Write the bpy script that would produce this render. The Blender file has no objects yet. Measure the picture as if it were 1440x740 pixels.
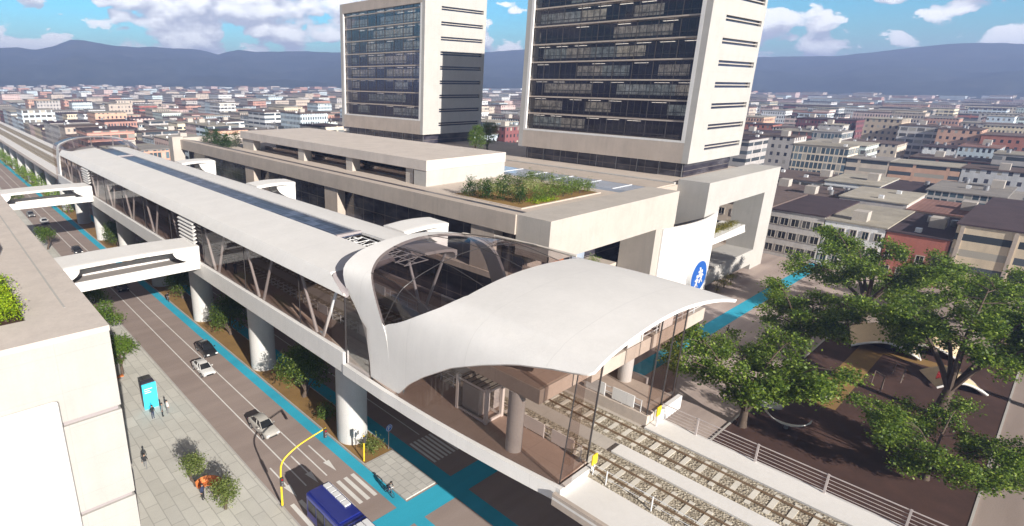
import bpy, bmesh, math, random
import numpy as np
from mathutils import Vector, Matrix
R = math.radians
random.seed(7)
RNG = np.random.default_rng(11)
scene = bpy.context.scene
COL = scene.collection

# ------------------------------------------------------------------ mesh helpers
class MB:
    def __init__(s): s.v, s.f, s.m = [], [], []
    def add(s, vs, fs, mi=0):
        o = len(s.v); s.v += [tuple(p) for p in vs]
        for f in fs: s.f.append(tuple(i + o for i in f)); s.m.append(mi)
        return s
    def box(s, x0, y0, z0, x1, y1, z1, mi=0):
        x0, x1 = min(x0, x1), max(x0, x1); y0, y1 = min(y0, y1), max(y0, y1); z0, z1 = min(z0, z1), max(z0, z1)
        vs = [(x0,y0,z0),(x1,y0,z0),(x1,y1,z0),(x0,y1,z0),(x0,y0,z1),(x1,y0,z1),(x1,y1,z1),(x0,y1,z1)]
        return s.add(vs, [(3,2,1,0),(4,5,6,7),(0,1,5,4),(1,2,6,5),(2,3,7,6),(3,0,4,7)], mi)
    def obox(s, c, ax, ay, az, mi=0):
        c, ax, ay, az = map(Vector, (c, ax, ay, az))
        vs = [c+sx*ax+sy*ay+sz*az for sz in (-1,1) for sx, sy in ((-1,-1),(1,-1),(1,1),(-1,1))]
        return s.add(vs, [(3,2,1,0),(4,5,6,7),(0,1,5,4),(1,2,6,5),(2,3,7,6),(3,0,4,7)], mi)
    def prism(s, pts, z0, z1, mi=0):
        n = len(pts)
        vs = [(x,y,z0) for x,y in pts] + [(x,y,z1) for x,y in pts]
        return s.add(vs, [tuple(range(n-1,-1,-1)), tuple(range(n,2*n))] + [(i,(i+1)%n,n+(i+1)%n,n+i) for i in range(n)], mi)
    def extr(s, pts, d, mi=0):          # 3d polygon extruded by vector d
        n = len(pts); d = Vector(d)
        vs = [Vector(p) for p in pts] + [Vector(p)+d for p in pts]
        return s.add(vs, [tuple(range(n-1,-1,-1)), tuple(range(n,2*n))] + [(i,(i+1)%n,n+(i+1)%n,n+i) for i in range(n)], mi)
    def grid(s, rows, mi=0, closed=False):
        n = len(rows[0]); vs = [p for r in rows for p in r]; fs = []
        for i in range(len(rows)-1):
            for j in range(n if closed else n-1):
                k = (j+1) % n
                fs.append((i*n+j, i*n+k, (i+1)*n+k, (i+1)*n+j))
        return s.add(vs, fs, mi)
    def shell(s, rows, off, mi=0):
        """closed thick sheet: outer rows, an inner copy moved by off(p), and the rim"""
        rows = [[Vector(p) for p in r] for r in rows]; inn = [[p+off(p) for p in r] for r in rows]
        s.grid(rows, mi); s.grid([r[::-1] for r in inn], mi)
        for j in (0, -1): s.grid([[r[j] for r in rows], [r[j] for r in inn]], mi)
        for i in (0, -1): s.grid([rows[i], inn[i]], mi)
        return s
    def path(s, pts, rad, n=8, mi=0, cap=True):
        pts = [Vector(p) for p in pts]; rows = []
        if not hasattr(rad, '__len__'): rad = [rad]*len(pts)
        up = Vector((0,0,1)); last = None
        for i, p in enumerate(pts):
            t = (pts[min(i+1,len(pts)-1)] - pts[max(i-1,0)]).normalized()
            if last is None:
                a = t.cross(up)
                if a.length < .05: a = t.cross(Vector((1,0,0)))
            else: a = last - t*last.dot(t)
            a.normalize(); last = a; b = t.cross(a)
            rows.append([p + (a*math.cos(k*2*math.pi/n) + b*math.sin(k*2*math.pi/n))*rad[i] for k in range(n)])
        o = len(s.f); s.grid(rows, mi, True)
        if cap:
            base = len(s.v) - n*len(pts)
            s.f.append(tuple(base+k for k in range(n))); s.m.append(mi)
            s.f.append(tuple(base+n*(len(pts)-1)+k for k in range(n-1,-1,-1))); s.m.append(mi)
        return s
    def cyl(s, x, y, z0, z1, r, n=24, mi=0): return s.path([(x,y,z0),(x,y,z1)], r, n, mi)
    def disc_solid(s, c, ax, r, t, n=24, mi=0):
        ax = Vector(ax).normalized(); return s.path([Vector(c)-ax*t/2, Vector(c)+ax*t/2], r, n, mi)
    def mesh(s, name, mats, off=(0,0,0), smooth=False):
        me = bpy.data.meshes.new(name); ox, oy, oz = off
        me.from_pydata([(x-ox,y-oy,z-oz) for x,y,z in s.v], [], s.f)
        for m in (mats if isinstance(mats,(list,tuple)) else [mats]): me.materials.append(m)
        if any(s.m): me.polygons.foreach_set('material_index', s.m)
        if smooth: me.polygons.foreach_set('use_smooth', [True]*len(s.f))
        bm = bmesh.new(); bm.from_mesh(me)
        if smooth: bmesh.ops.remove_doubles(bm, verts=bm.verts, dist=1e-4)
        bmesh.ops.recalc_face_normals(bm, faces=bm.faces); bm.to_mesh(me); bm.free()
        if smooth: me.set_sharp_from_angle(angle=R(38))
        me.update(); return me
    def build(s, name, mats, parent=None, loc=None, smooth=False, bevel=0, solid=0, auto=False):
        off = root(parent).location if parent is not None else (loc or (0,0,0))
        me = s.mesh(name, mats, off, smooth)
        o = bpy.data.objects.new(name, me); COL.objects.link(o)
        if parent is not None: o.parent = parent
        else: o.location = off
        if solid:
            m = o.modifiers.new('t','SOLIDIFY'); m.thickness = solid; m.offset = 0
        if bevel:
            m = o.modifiers.new('b','BEVEL'); m.width = bevel; m.segments = 2; m.limit_method = 'ANGLE'; m.angle_limit = R(40)
        return o

def root(o):
    while o.parent is not None: o = o.parent
    return o
def T(name, label, cat, loc, group=None):
    o = bpy.data.objects.new(name, None); COL.objects.link(o); o.location = loc; o.empty_display_size = .3
    return tag(o, label, cat, group)
def tag(o, label, cat, group=None, kind=None):
    o['label'] = label; o['category'] = cat
    if group: o['group'] = group
    if kind: o['kind'] = kind
    return o
def ST(o, kind='structure'): o['kind'] = kind; return o
def inst(name, me, parent, local, rotz=0):
    o = bpy.data.objects.new(name, me); COL.objects.link(o); o.parent = parent
    o.location = local; o.rotation_euler = (0,0,rotz); return o
def dup(src, loc, rotz, label=None, group=None):
    r = src.copy(); COL.objects.link(r); r.location = loc; r.rotation_euler = (0,0,rotz)
    if label: r['label'] = label
    if group: r['group'] = group
    for ch in list(src.children):
        c = ch.copy(); COL.objects.link(c); c.parent = r
        for g in list(ch.children):
            d = g.copy(); COL.objects.link(d); d.parent = c
    return r

# ------------------------------------------------------------------ materials
def newmat(name):
    m = bpy.data.materials.new(name); m.use_nodes = True; nt = m.node_tree; nt.nodes.clear()
    out = nt.nodes.new('ShaderNodeOutputMaterial'); return m, nt, out
def N(nt, typ, **kw):
    n = nt.nodes.new(typ)
    for k, v in kw.items():
        if k in n.inputs: n.inputs[k].default_value = v
        else: setattr(n, k, v)
    return n
def L(nt, a, b): nt.links.new(a, b)
def mathn(nt, op, a, b=None, c=None):
    n = nt.nodes.new('ShaderNodeMath'); n.operation = op
    for i, v in enumerate((a, b, c)):
        if v is None: continue
        if isinstance(v, (int, float)): n.inputs[i].default_value = v
        else: L(nt, v, n.inputs[i])
    return n.outputs[0]
def mixc(nt, fac, a, b, blend='MIX'):
    n = nt.nodes.new('ShaderNodeMix'); n.data_type = 'RGBA'; n.blend_type = blend
    for i, v in ((0, fac), (6, a), (7, b)):
        if isinstance(v, (int, float)): n.inputs[i].default_value = v
        elif isinstance(v, tuple): n.inputs[i].default_value = (*v[:3], 1)
        else: L(nt, v, n.inputs[i])
    return n.outputs[2]
def noise(nt, vec, scale, detail=4, rough=.55):
    n = N(nt, 'ShaderNodeTexNoise'); n.inputs['Scale'].default_value = scale; n.inputs['Detail'].default_value = detail
    n.inputs['Roughness'].default_value = rough
    if vec is not None: L(nt, vec, n.inputs['Vector'])
    return n.outputs['Fac']
def ramp(nt, fac, stops):
    n = nt.nodes.new('ShaderNodeValToRGB'); L(nt, fac, n.inputs[0]); e = n.color_ramp.elements
    while len(e) < len(stops): e.new(.5)
    for i, (p, c) in enumerate(stops): e[i].position = p; e[i].color = (*c, 1) if isinstance(c, tuple) else (c, c, c, 1)
    return n.outputs[0]
def bsdf(nt, out, col, rough=.6, metal=0, spec=.5, bump=None, bstr=.3, bdist=.05):
    b = nt.nodes.new('ShaderNodeBsdfPrincipled')
    if isinstance(col, tuple): b.inputs['Base Color'].default_value = (*col[:3], 1)
    else: L(nt, col, b.inputs['Base Color'])
    if isinstance(rough, (int, float)): b.inputs['Roughness'].default_value = rough
    else: L(nt, rough, b.inputs['Roughness'])
    b.inputs['Metallic'].default_value = metal; b.inputs['Specular IOR Level'].default_value = spec
    if bump is not None:
        bn = nt.nodes.new('ShaderNodeBump'); bn.inputs['Strength'].default_value = bstr; bn.inputs['Distance'].default_value = bdist
        L(nt, bump, bn.inputs['Height']); L(nt, bn.outputs[0], b.inputs['Normal'])
    L(nt, b.outputs[0], out.inputs[0]); return b
def pos(nt): return nt.nodes.new('ShaderNodeNewGeometry').outputs['Position']
def obc(nt): return nt.nodes.new('ShaderNodeTexCoord').outputs['Object']
def mulc(c, k): return tuple(min(1, x*k) for x in c)
def scl(nt, vec, s):
    m = nt.nodes.new('ShaderNodeMapping'); L(nt, vec, m.inputs[0]); m.inputs['Scale'].default_value = s; return m.outputs[0]

def plain(name, col, rough=.55, var=.12, scale=1.2, metal=0, spec=.5, bstr=.15, fine=14.):
    m, nt, out = newmat(name); p = pos(nt)
    a = noise(nt, p, scale, 5); b = noise(nt, p, fine, 3)
    f = mathn(nt, 'ADD', mathn(nt, 'MULTIPLY', a, .7), mathn(nt, 'MULTIPLY', b, .3))
    c = ramp(nt, f, [(.3, mulc(col, 1-var)), (.7, mulc(col, 1+var*.6))])
    bsdf(nt, out, c, rough, metal, spec, b, bstr, .02); return m

def concrete(name, col, var=.16, panel=None, joint=.35):
    m, nt, out = newmat(name); p = pos(nt)
    a = noise(nt, p, .35, 6, .6); b = noise(nt, p, 6, 4)
    st = noise(nt, scl(nt, p, (1.6, 1.6, .12)), 1.2, 4)
    f = mathn(nt, 'ADD', mathn(nt, 'MULTIPLY', a, .5), mathn(nt, 'ADD', mathn(nt, 'MULTIPLY', b, .25), mathn(nt, 'MULTIPLY', st, .25)))
    c = ramp(nt, f, [(.34, mulc(col, 1-var)), (.66, mulc(col, 1+var*.5))])
    if panel:
        sx = nt.nodes.new('ShaderNodeSeparateXYZ'); L(nt, p, sx.inputs[0])
        lines = None
        for i, w in enumerate(panel):
            if not w: continue
            fr = mathn(nt, 'FRACT', mathn(nt, 'DIVIDE', sx.outputs[i], w))
            g = mathn(nt, 'LESS_THAN', fr, .05/w)
            lines = g if lines is None else mathn(nt, 'MAXIMUM', lines, g)
        c = mixc(nt, mathn(nt, 'MULTIPLY', lines, joint), c, mulc(col, .55))
    bsdf(nt, out, c, .8, 0, .3, b, .25, .02); return m

def tinted_glass(name, tint, refl=.12, rough=.02, fk=.5):
    m, nt, out = newmat(name)
    tr = N(nt, 'ShaderNodeBsdfTransparent'); tr.inputs[0].default_value = (*tint, 1)
    gl = N(nt, 'ShaderNodeBsdfGlossy'); gl.inputs['Roughness'].default_value = rough; gl.inputs['Color'].default_value = (.9,.9,.92,1)
    fr = N(nt, 'ShaderNodeFresnel'); fr.inputs['IOR'].default_value = 1.45
    f = mathn(nt, 'ADD', mathn(nt, 'MULTIPLY', fr.outputs[0], fk), refl*.25)
    mx = N(nt, 'ShaderNodeMixShader'); L(nt, f, mx.inputs[0]); L(nt, tr.outputs[0], mx.inputs[1]); L(nt, gl.outputs[0], mx.inputs[2])
    L(nt, mx.outputs[0], out.inputs[0]); return m

def leafmat(name, c1, c2, c3):
    m, nt, out = newmat(name); g = nt.nodes.new('ShaderNodeNewGeometry')
    n = noise(nt, g.outputs['Position'], .5, 2)
    f = mathn(nt, 'ADD', mathn(nt, 'MULTIPLY', g.outputs['Random Per Island'], .6), mathn(nt, 'MULTIPLY', n, .4))
    c = ramp(nt, f, [(.2, c1), (.55, c2), (.85, c3)])
    d = N(nt, 'ShaderNodeBsdfPrincipled'); d.inputs['Roughness'].default_value = .5; d.inputs['Specular IOR Level'].default_value = .3
    L(nt, c, d.inputs['Base Color'])
    t = N(nt, 'ShaderNodeBsdfTranslucent'); L(nt, mixc(nt, .5, c, (.25,.4,.04)), t.inputs[0])
    mx = N(nt, 'ShaderNodeMixShader'); mx.inputs[0].default_value = .38
    L(nt, d.outputs[0], mx.inputs[1]); L(nt, t.outputs[0], mx.inputs[2]); L(nt, mx.outputs[0], out.inputs[0]); return m

def facade(name, wall, win, pw, ph=3.1, x0=.22, x1=.78, z0=.3, z1=.8, slab=None, var=.25, lit=(.45,.42,.36)):
    """wall with a grid of window openings, in the object's own metres"""
    m, nt, out = newmat(name); o = obc(nt)
    s = nt.nodes.new('ShaderNodeSeparateXYZ'); L(nt, o, s.inputs[0])
    u = mathn(nt, 'DIVIDE', mathn(nt, 'ADD', mathn(nt, 'ADD', s.outputs[0], s.outputs[1]), 500.), pw)
    v = mathn(nt, 'DIVIDE', mathn(nt, 'ADD', s.outputs[2], 0.), ph)
    fu, fv = mathn(nt, 'FRACT', u), mathn(nt, 'FRACT', v)
    def band(x, a, b): return mathn(nt, 'MULTIPLY', mathn(nt, 'GREATER_THAN', x, a), mathn(nt, 'LESS_THAN', x, b))
    mask = mathn(nt, 'MULTIPLY', band(fu, x0, x1), band(fv, z0, z1))
    cx = nt.nodes.new('ShaderNodeCombineXYZ'); L(nt, mathn(nt, 'FLOOR', u), cx.inputs[0]); L(nt, mathn(nt, 'FLOOR', v), cx.inputs[1])
    wn = nt.nodes.new('ShaderNodeTexWhiteNoise'); L(nt, cx.outputs[0], wn.inputs[0])
    glassc = ramp(nt, wn.outputs[0], [(.3, win), (.75, mulc(win, 2.2)), (.95, lit)])
    oi = nt.nodes.new('ShaderNodeObjectInfo')
    hs = nt.nodes.new('ShaderNodeHueSaturation'); hs.inputs['Color'].default_value = (*wall, 1)
    L(nt, mathn(nt, 'MULTIPLY_ADD', oi.outputs['Random'], var*2, 1-var), hs.inputs['Value'])
    L(nt, mathn(nt, 'MULTIPLY_ADD', oi.outputs['Random'], .03, .485), hs.inputs['Hue'])
    p = pos(nt); nz = noise(nt, scl(nt, p, (1,1,.3)), .6, 5)
    wc = mixc(nt, .35, hs.outputs[0], ramp(nt, nz, [(.3,.35),(.7,1.)]), 'MULTIPLY')
    if slab:
        wc = mixc(nt, mathn(nt, 'LESS_THAN', fv, .09), wc, slab)
    c = mixc(nt, mask, wc, glassc)
    rough = mathn(nt, 'MULTIPLY_ADD', mask, -.6, .8)
    hgt = mathn(nt, 'SUBTRACT', 1., mask)
    bsdf(nt, out, c, rough, 0, .4, hgt, .6, .15); return m

def rooftop(name, col, ribs=None):
    m, nt, out = newmat(name); p = pos(nt)
    oi = nt.nodes.new('ShaderNodeObjectInfo')
    n = noise(nt, p, .25, 6, .6); n2 = noise(nt, p, 2.5, 4)
    f = mathn(nt, 'ADD', mathn(nt, 'MULTIPLY', n, .6), mathn(nt, 'MULTIPLY', n2, .4))
    c = ramp(nt, f, [(.35, mulc(col, .75)), (.65, mulc(col, 1.15))])
    c = mixc(nt, 1., c, ramp(nt, oi.outputs['Random'], [(0., .72), (1., 1.)]), 'MULTIPLY')
    bmp = n2
    if ribs:
        s = nt.nodes.new('ShaderNodeSeparateXYZ'); L(nt, p, s.inputs[0])
        rb = mathn(nt, 'FRACT', mathn(nt, 'DIVIDE', s.outputs[1], ribs)); g = mathn(nt, 'LESS_THAN', rb, .35)
        c = mixc(nt, mathn(nt, 'MULTIPLY', g, .45), c, mulc(col, .5)); bmp = g
    bsdf(nt, out, c, .85, 0, .2, bmp, .3, .05); return m

M = {}
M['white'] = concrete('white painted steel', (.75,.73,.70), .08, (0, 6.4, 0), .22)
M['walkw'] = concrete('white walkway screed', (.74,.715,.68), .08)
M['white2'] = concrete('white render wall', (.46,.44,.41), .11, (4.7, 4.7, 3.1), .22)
M['whitem'] = plain('white metal trim', (.72,.72,.72), .35, .06)
M['railm'] = plain('pinkish grey rail steel', (.50,.44,.42), .45, .1)
M['greym'] = plain('grey metal', (.35,.35,.36), .4, .1, metal=.6)
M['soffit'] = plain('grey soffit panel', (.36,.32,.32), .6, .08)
M['conc'] = concrete('pale precast concrete', (.50,.425,.36), .18, (4.7, 4.7, 0), .35)
M['conc2'] = concrete('light concrete panel', (.49,.445,.395), .14, (4.7, 4.7, 0), .3)
M['roofpave'] = concrete('roof deck concrete', (.62,.55,.49), .16)
M['column'] = concrete('board marked column concrete', (.56,.545,.52), .14)
M['beige'] = concrete('beige terrace paving', (.56,.48,.41), .15)
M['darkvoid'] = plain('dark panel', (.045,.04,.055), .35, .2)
M['navy'] = plain('navy glazing panel', (.02,.025,.05), .12, .2, spec=.6)
M['mullion'] = plain('dark mullion', (.05,.045,.045), .4)
M['yellow'] = plain('yellow paint', (.85,.60,.03), .4)
M['blue'] = plain('blue sign enamel', (.01,.10,.42), .35)
M['cyan'] = plain('cyan panel', (.04,.50,.68), .4, .05)
M['rail'] = plain('worn rail steel', (.34,.24,.16), .35, metal=.5)
M['sleeper'] = concrete('sleeper concrete', (.68,.64,.56), .15)
M['tyre'] = plain('tyre rubber', (.02,.02,.02), .8)
M['rim'] = plain('alloy rim', (.5,.5,.52), .3, metal=.8)
M['carglass'] = plain('car glass', (.015,.017,.02), .06, .1, spec=.8)
M['lamp'] = plain('headlamp lens', (.8,.8,.78), .15)
M['redlamp'] = plain('tail lamp lens', (.4,.01,.01), .2)
M['orange'] = plain('orange bench', (.62,.20,.06), .5)
M['wood'] = plain('bark', (.10,.07,.05), .9, .3, 3, bstr=.6)
M['barkpale'] = plain('pale bark', (.22,.17,.14), .9, .3, 3, bstr=.6)
M['sand'] = plain('sand fabric', (.66,.50,.32), .8, .08)
M['redcloth'] = plain('red cloth', (.35,.03,.03), .8)
M['floor'] = concrete('brown platform floor', (.46,.36,.30), .12, (3., 3., 0))
M['glassbr'] = tinted_glass('bronze tinted glass', (.76,.69,.66), .06)
M['glassat'] = tinted_glass('smoked atrium glass', (.62,.57,.57), .1)
M['glasscl'] = tinted_glass('clear glass', (.80,.80,.78))
M['glassdk'] = tinted_glass('dark tower glass', (.86,.84,.84), .03, .02, .3)
M['skylight'] = plain('blue grey skylight glazing', (.36,.42,.52), .15, .12, .3)
M['leaf'] = leafmat('park leaf', (.026,.06,.009), (.135,.21,.026), (.34,.42,.065))
M['leaf2'] = leafmat('street leaf', (.04,.08,.014), (.10,.15,.022), (.19,.23,.045))
M['leafy'] = leafmat('bright planter leaf', (.09,.17,.015), (.20,.32,.03), (.36,.46,.06))
M['leafo'] = leafmat('ochre hedge leaf', (.14,.11,.02), (.24,.19,.03), (.34,.27,.05))
M['leafd'] = leafmat('dark conifer leaf', (.012,.04,.014), (.03,.075,.02), (.07,.12,.03))
M['flower'] = leafmat('pale flower', (.16,.25,.05), (.36,.40,.14), (.62,.55,.38))

# ground materials
def ground_mat(name, base, patch, tile=None, shade=.0, rough=.85, spec=.25, streak=(.12,1.,1.)):
    m, nt, out = newmat(name); p = pos(nt)
    a = noise(nt, scl(nt, p, streak), .35, 6, .6); b = noise(nt, p, .07, 4, .5); c2 = noise(nt, p, 9, 3)
    f = mathn(nt, 'ADD', mathn(nt, 'MULTIPLY', a, .45), mathn(nt, 'ADD', mathn(nt, 'MULTIPLY', b, .3), mathn(nt, 'MULTIPLY', c2, .25)))
    c = ramp(nt, f, [(.36, patch), (.62, base)])
    if tile:
        s = nt.nodes.new('ShaderNodeSeparateXYZ'); L(nt, p, s.inputs[0]); tx, ty = tile
        iy = mathn(nt, 'FLOOR', mathn(nt, 'DIVIDE', s.outputs[0], tx))
        fx = mathn(nt, 'FRACT', mathn(nt, 'DIVIDE', s.outputs[0], tx))
        yy = mathn(nt, 'ADD', mathn(nt, 'DIVIDE', s.outputs[1], ty), mathn(nt, 'MULTIPLY', iy, .5))
        fy = mathn(nt, 'FRACT', yy)
        ln = mathn(nt, 'MAXIMUM', mathn(nt, 'LESS_THAN', fx, .09/tx), mathn(nt, 'LESS_THAN', fy, .09/ty))
        cb = nt.nodes.new('ShaderNodeCombineXYZ'); L(nt, iy, cb.inputs[0]); L(nt, mathn(nt, 'FLOOR', yy), cb.inputs[1])
        wn = nt.nodes.new('ShaderNodeTexWhiteNoise'); L(nt, cb.outputs[0], wn.inputs[0])
        c = mixc(nt, 1., c, ramp(nt, wn.outputs[0], [(0., .86), (1., 1.)]), 'MULTIPLY')
        c = mixc(nt, mathn(nt, 'MULTIPLY', ln, .5), c, mulc(base, .4))
    bsdf(nt, out, c, rough, 0, spec, c2, .15, .01); return m
M['asphalt'] = ground_mat('worn asphalt', (.355,.285,.25), (.26,.205,.18))
M['bike'] = ground_mat('blue bike lane paint', (.04,.43,.59), (.03,.32,.45))
M['paint'] = ground_mat('white road paint', (.78,.76,.72), (.62,.59,.55))
M['plaza'] = ground_mat('pale plaza tiles', (.64,.62,.555), (.54,.52,.465), (1.2, 2.4), streak=(1,1,1))
M['island'] = ground_mat('island paving', (.60,.58,.53), (.50,.48,.44), (1., 1.), streak=(1,1,1))
M['pave'] = ground_mat('pinkish pavement', (.50,.41,.36), (.30,.235,.21))
M['earth'] = ground_mat('brown park soil', (.095,.050,.038), (.05,.027,.022), streak=(1,1,1))
M['median'] = ground_mat('ochre median soil', (.30,.185,.065), (.20,.115,.045), streak=(1,1,1))
M['cityground'] = ground_mat('city ground', (.22,.19,.18), (.12,.10,.10), streak=(1,1,1))
M['kerb'] = concrete('kerb stone', (.45,.42,.39), .12)
m, nt, out = newmat('track ballast'); p = pos(nt)
vo = nt.nodes.new('ShaderNodeTexVoronoi'); L(nt, p, vo.inputs['Vector']); vo.inputs['Scale'].default_value = 7.
c = mixc(nt, 1., ramp(nt, noise(nt, vo.outputs['Position'], 40., 2), [(.3,(.27,.225,.16)),(.5,(.52,.45,.345)),(.7,(.74,.67,.54))]), ramp(nt, vo.outputs['Distance'], [(.0,1.),(.8,.55)]), 'MULTIPLY')
bsdf(nt, out, c, .9, 0, .2, vo.outputs['Distance'], .8, .08); M['ballast'] = m
# solar roof panel strip
m, nt, out = newmat('blue solar panels'); p = pos(nt); s = nt.nodes.new('ShaderNodeSeparateXYZ'); L(nt, p, s.inputs[0])
fy = mathn(nt, 'FRACT', mathn(nt, 'DIVIDE', s.outputs[1], 1.05)); fx = mathn(nt, 'FRACT', mathn(nt, 'DIVIDE', s.outputs[0], 1.1))
ln = mathn(nt, 'MAXIMUM', mathn(nt, 'LESS_THAN', fy, .07), mathn(nt, 'LESS_THAN', fx, .07))
cb = nt.nodes.new('ShaderNodeCombineXYZ'); L(nt, mathn(nt,'FLOOR',mathn(nt,'DIVIDE',s.outputs[1],1.05)), cb.inputs[0]); L(nt, mathn(nt,'FLOOR',mathn(nt,'DIVIDE',s.outputs[0],1.1)), cb.inputs[1])
wn = nt.nodes.new('ShaderNodeTexWhiteNoise'); L(nt, cb.outputs[0], wn.inputs[0])
c = ramp(nt, wn.outputs[0], [(.0,(.014,.018,.035)),(.7,(.03,.038,.07)),(1.,(.10,.12,.18))])
bsdf(nt, out, mixc(nt, mathn(nt,'MULTIPLY',ln,.5), c, (.28,.32,.40)), .3, 0, .25); M['solar'] = m
# office wall behind tower glass, its pattern glowing in place of room light
m, nt, out = newmat('glowing office partitions'); p = pos(nt); s = nt.nodes.new('ShaderNodeSeparateXYZ'); L(nt, p, s.inputs[0])
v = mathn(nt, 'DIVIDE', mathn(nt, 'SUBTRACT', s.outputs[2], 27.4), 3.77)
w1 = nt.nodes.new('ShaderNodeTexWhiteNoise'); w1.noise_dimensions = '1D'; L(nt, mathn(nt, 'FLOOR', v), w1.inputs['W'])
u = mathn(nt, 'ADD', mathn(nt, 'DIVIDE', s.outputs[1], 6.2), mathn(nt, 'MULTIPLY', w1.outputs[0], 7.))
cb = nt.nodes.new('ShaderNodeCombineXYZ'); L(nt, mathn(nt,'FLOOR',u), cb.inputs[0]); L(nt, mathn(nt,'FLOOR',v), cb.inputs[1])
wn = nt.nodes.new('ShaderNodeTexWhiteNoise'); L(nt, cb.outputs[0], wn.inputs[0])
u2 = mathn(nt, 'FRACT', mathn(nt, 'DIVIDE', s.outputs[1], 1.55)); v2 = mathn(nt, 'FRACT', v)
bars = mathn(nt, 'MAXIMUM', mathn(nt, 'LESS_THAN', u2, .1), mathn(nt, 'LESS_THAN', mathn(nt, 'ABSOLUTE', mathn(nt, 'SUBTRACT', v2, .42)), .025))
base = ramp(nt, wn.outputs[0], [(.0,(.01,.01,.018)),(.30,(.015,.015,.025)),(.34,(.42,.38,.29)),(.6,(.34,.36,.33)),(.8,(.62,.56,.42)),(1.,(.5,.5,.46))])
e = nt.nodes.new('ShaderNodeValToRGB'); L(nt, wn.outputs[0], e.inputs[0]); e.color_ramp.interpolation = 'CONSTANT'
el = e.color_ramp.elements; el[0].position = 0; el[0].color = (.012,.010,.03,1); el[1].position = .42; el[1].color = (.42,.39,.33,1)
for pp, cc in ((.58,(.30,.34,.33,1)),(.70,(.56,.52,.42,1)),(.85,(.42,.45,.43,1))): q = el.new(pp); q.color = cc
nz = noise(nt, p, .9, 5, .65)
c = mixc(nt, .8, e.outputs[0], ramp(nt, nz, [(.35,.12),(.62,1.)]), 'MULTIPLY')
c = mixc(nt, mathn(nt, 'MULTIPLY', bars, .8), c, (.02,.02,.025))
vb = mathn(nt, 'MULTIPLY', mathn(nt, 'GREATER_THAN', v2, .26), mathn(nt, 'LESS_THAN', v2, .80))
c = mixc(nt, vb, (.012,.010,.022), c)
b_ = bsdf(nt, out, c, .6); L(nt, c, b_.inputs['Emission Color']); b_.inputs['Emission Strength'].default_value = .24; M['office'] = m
m, nt, out = newmat('lit ceiling light'); em = N(nt, 'ShaderNodeEmission'); em.inputs[0].default_value = (1,.93,.8,1); em.inputs[1].default_value = .7
L(nt, em.outputs[0], out.inputs[0]); M['ceil'] = m
m, nt, out = newmat('lit kiosk screen'); em = N(nt, 'ShaderNodeEmission'); em.inputs[0].default_value = (.05,.55,.8,1); em.inputs[1].default_value = .45
dd = N(nt, 'ShaderNodeBsdfDiffuse'); dd.inputs[0].default_value = (.05,.5,.68,1); ad = N(nt, 'ShaderNodeAddShader')
L(nt, em.outputs[0], ad.inputs[0]); L(nt, dd.outputs[0], ad.inputs[1]); L(nt, ad.outputs[0], out.inputs[0]); M['screen'] = m
M['leafp'] = leafmat('plaza tree leaf', (.05,.10,.012), (.11,.185,.02), (.20,.27,.04))
M['leafr'] = leafmat('pale clipped leaf', (.10,.14,.03), (.19,.235,.06), (.30,.33,.11))
M['leafh'] = leafmat('hedge leaf', (.06,.11,.022), (.16,.235,.04), (.28,.35,.08))
M['leafl'] = leafmat('lime leaf', (.16,.28,.01), (.30,.44,.015), (.50,.60,.03))
# ------------------------------------------------------------------ camera
F, CX, CY = 796.518, 564.977, 370.0
YAW, PIT, ROL = R(40.0901), R(17.7157), R(.51976)
H = 38.0
fw = Vector((math.sin(YAW)*math.cos(PIT), math.cos(YAW)*math.cos(PIT), -math.sin(PIT)))
rt = Vector((math.cos(YAW), -math.sin(YAW), 0)); up = rt.cross(fw)
r2 = rt*math.cos(ROL) + up*math.sin(ROL); u2 = -rt*math.sin(ROL) + up*math.cos(ROL)
cam = bpy.data.cameras.new('camera'); co = bpy.data.objects.new('camera', cam); COL.objects.link(co)
mm = Matrix((( r2.x, u2.x, -fw.x, 0), (r2.y, u2.y, -fw.y, 0), (r2.z, u2.z, -fw.z, H), (0,0,0,1)))
co.matrix_world = mm
cam.sensor_width = 36; cam.lens = F/1440*36; cam.shift_x = (720-CX)/1440; cam.clip_end = 20000; cam.clip_start = .5
scene.camera = co
def proj(x, y, z):
    d = Vector((x, y, z-H)); w = d.dot(fw)
    if w < .1: return None
    return CX + F*d.dot(r2)/w, CY - F*d.dot(u2)/w, w

# ------------------------------------------------------------------ light
EL, AZ = R(23.0), R(78.5)                     # the way the light travels: mostly +y, a little +x
sd = Vector((math.cos(EL)*math.cos(AZ), math.cos(EL)*math.sin(AZ), -math.sin(EL)))
sl = bpy.data.lights.new('sun', 'SUN'); sl.energy = 5.0; sl.angle = R(.5); sl.color = (1., .945, .87)
so = bpy.data.objects.new('sun', sl); COL.objects.link(so); so.rotation_euler = sd.to_track_quat('-Z', 'Y').to_euler(); so.location = (0,-200,200)
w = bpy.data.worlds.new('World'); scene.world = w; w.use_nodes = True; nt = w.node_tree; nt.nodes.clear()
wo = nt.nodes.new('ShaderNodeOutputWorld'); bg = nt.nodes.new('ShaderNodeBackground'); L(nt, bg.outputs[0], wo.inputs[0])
sky = nt.nodes.new('ShaderNodeTexSky'); sky.sky_type = 'NISHITA'; sky.sun_disc = False; sky.sun_elevation = EL
sky.sun_rotation = math.atan2(-sd.x, -sd.y)
sky.air_density = 1.3; sky.dust_density = .6; sky.ozone_density = 2.5; sky.altitude = 500
bg.inputs[1].default_value = .05
tc = nt.nodes.new('ShaderNodeTexCoord'); g = tc.outputs['Generated']
sx = nt.nodes.new('ShaderNodeSeparateXYZ'); L(nt, g, sx.inputs[0])
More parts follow.
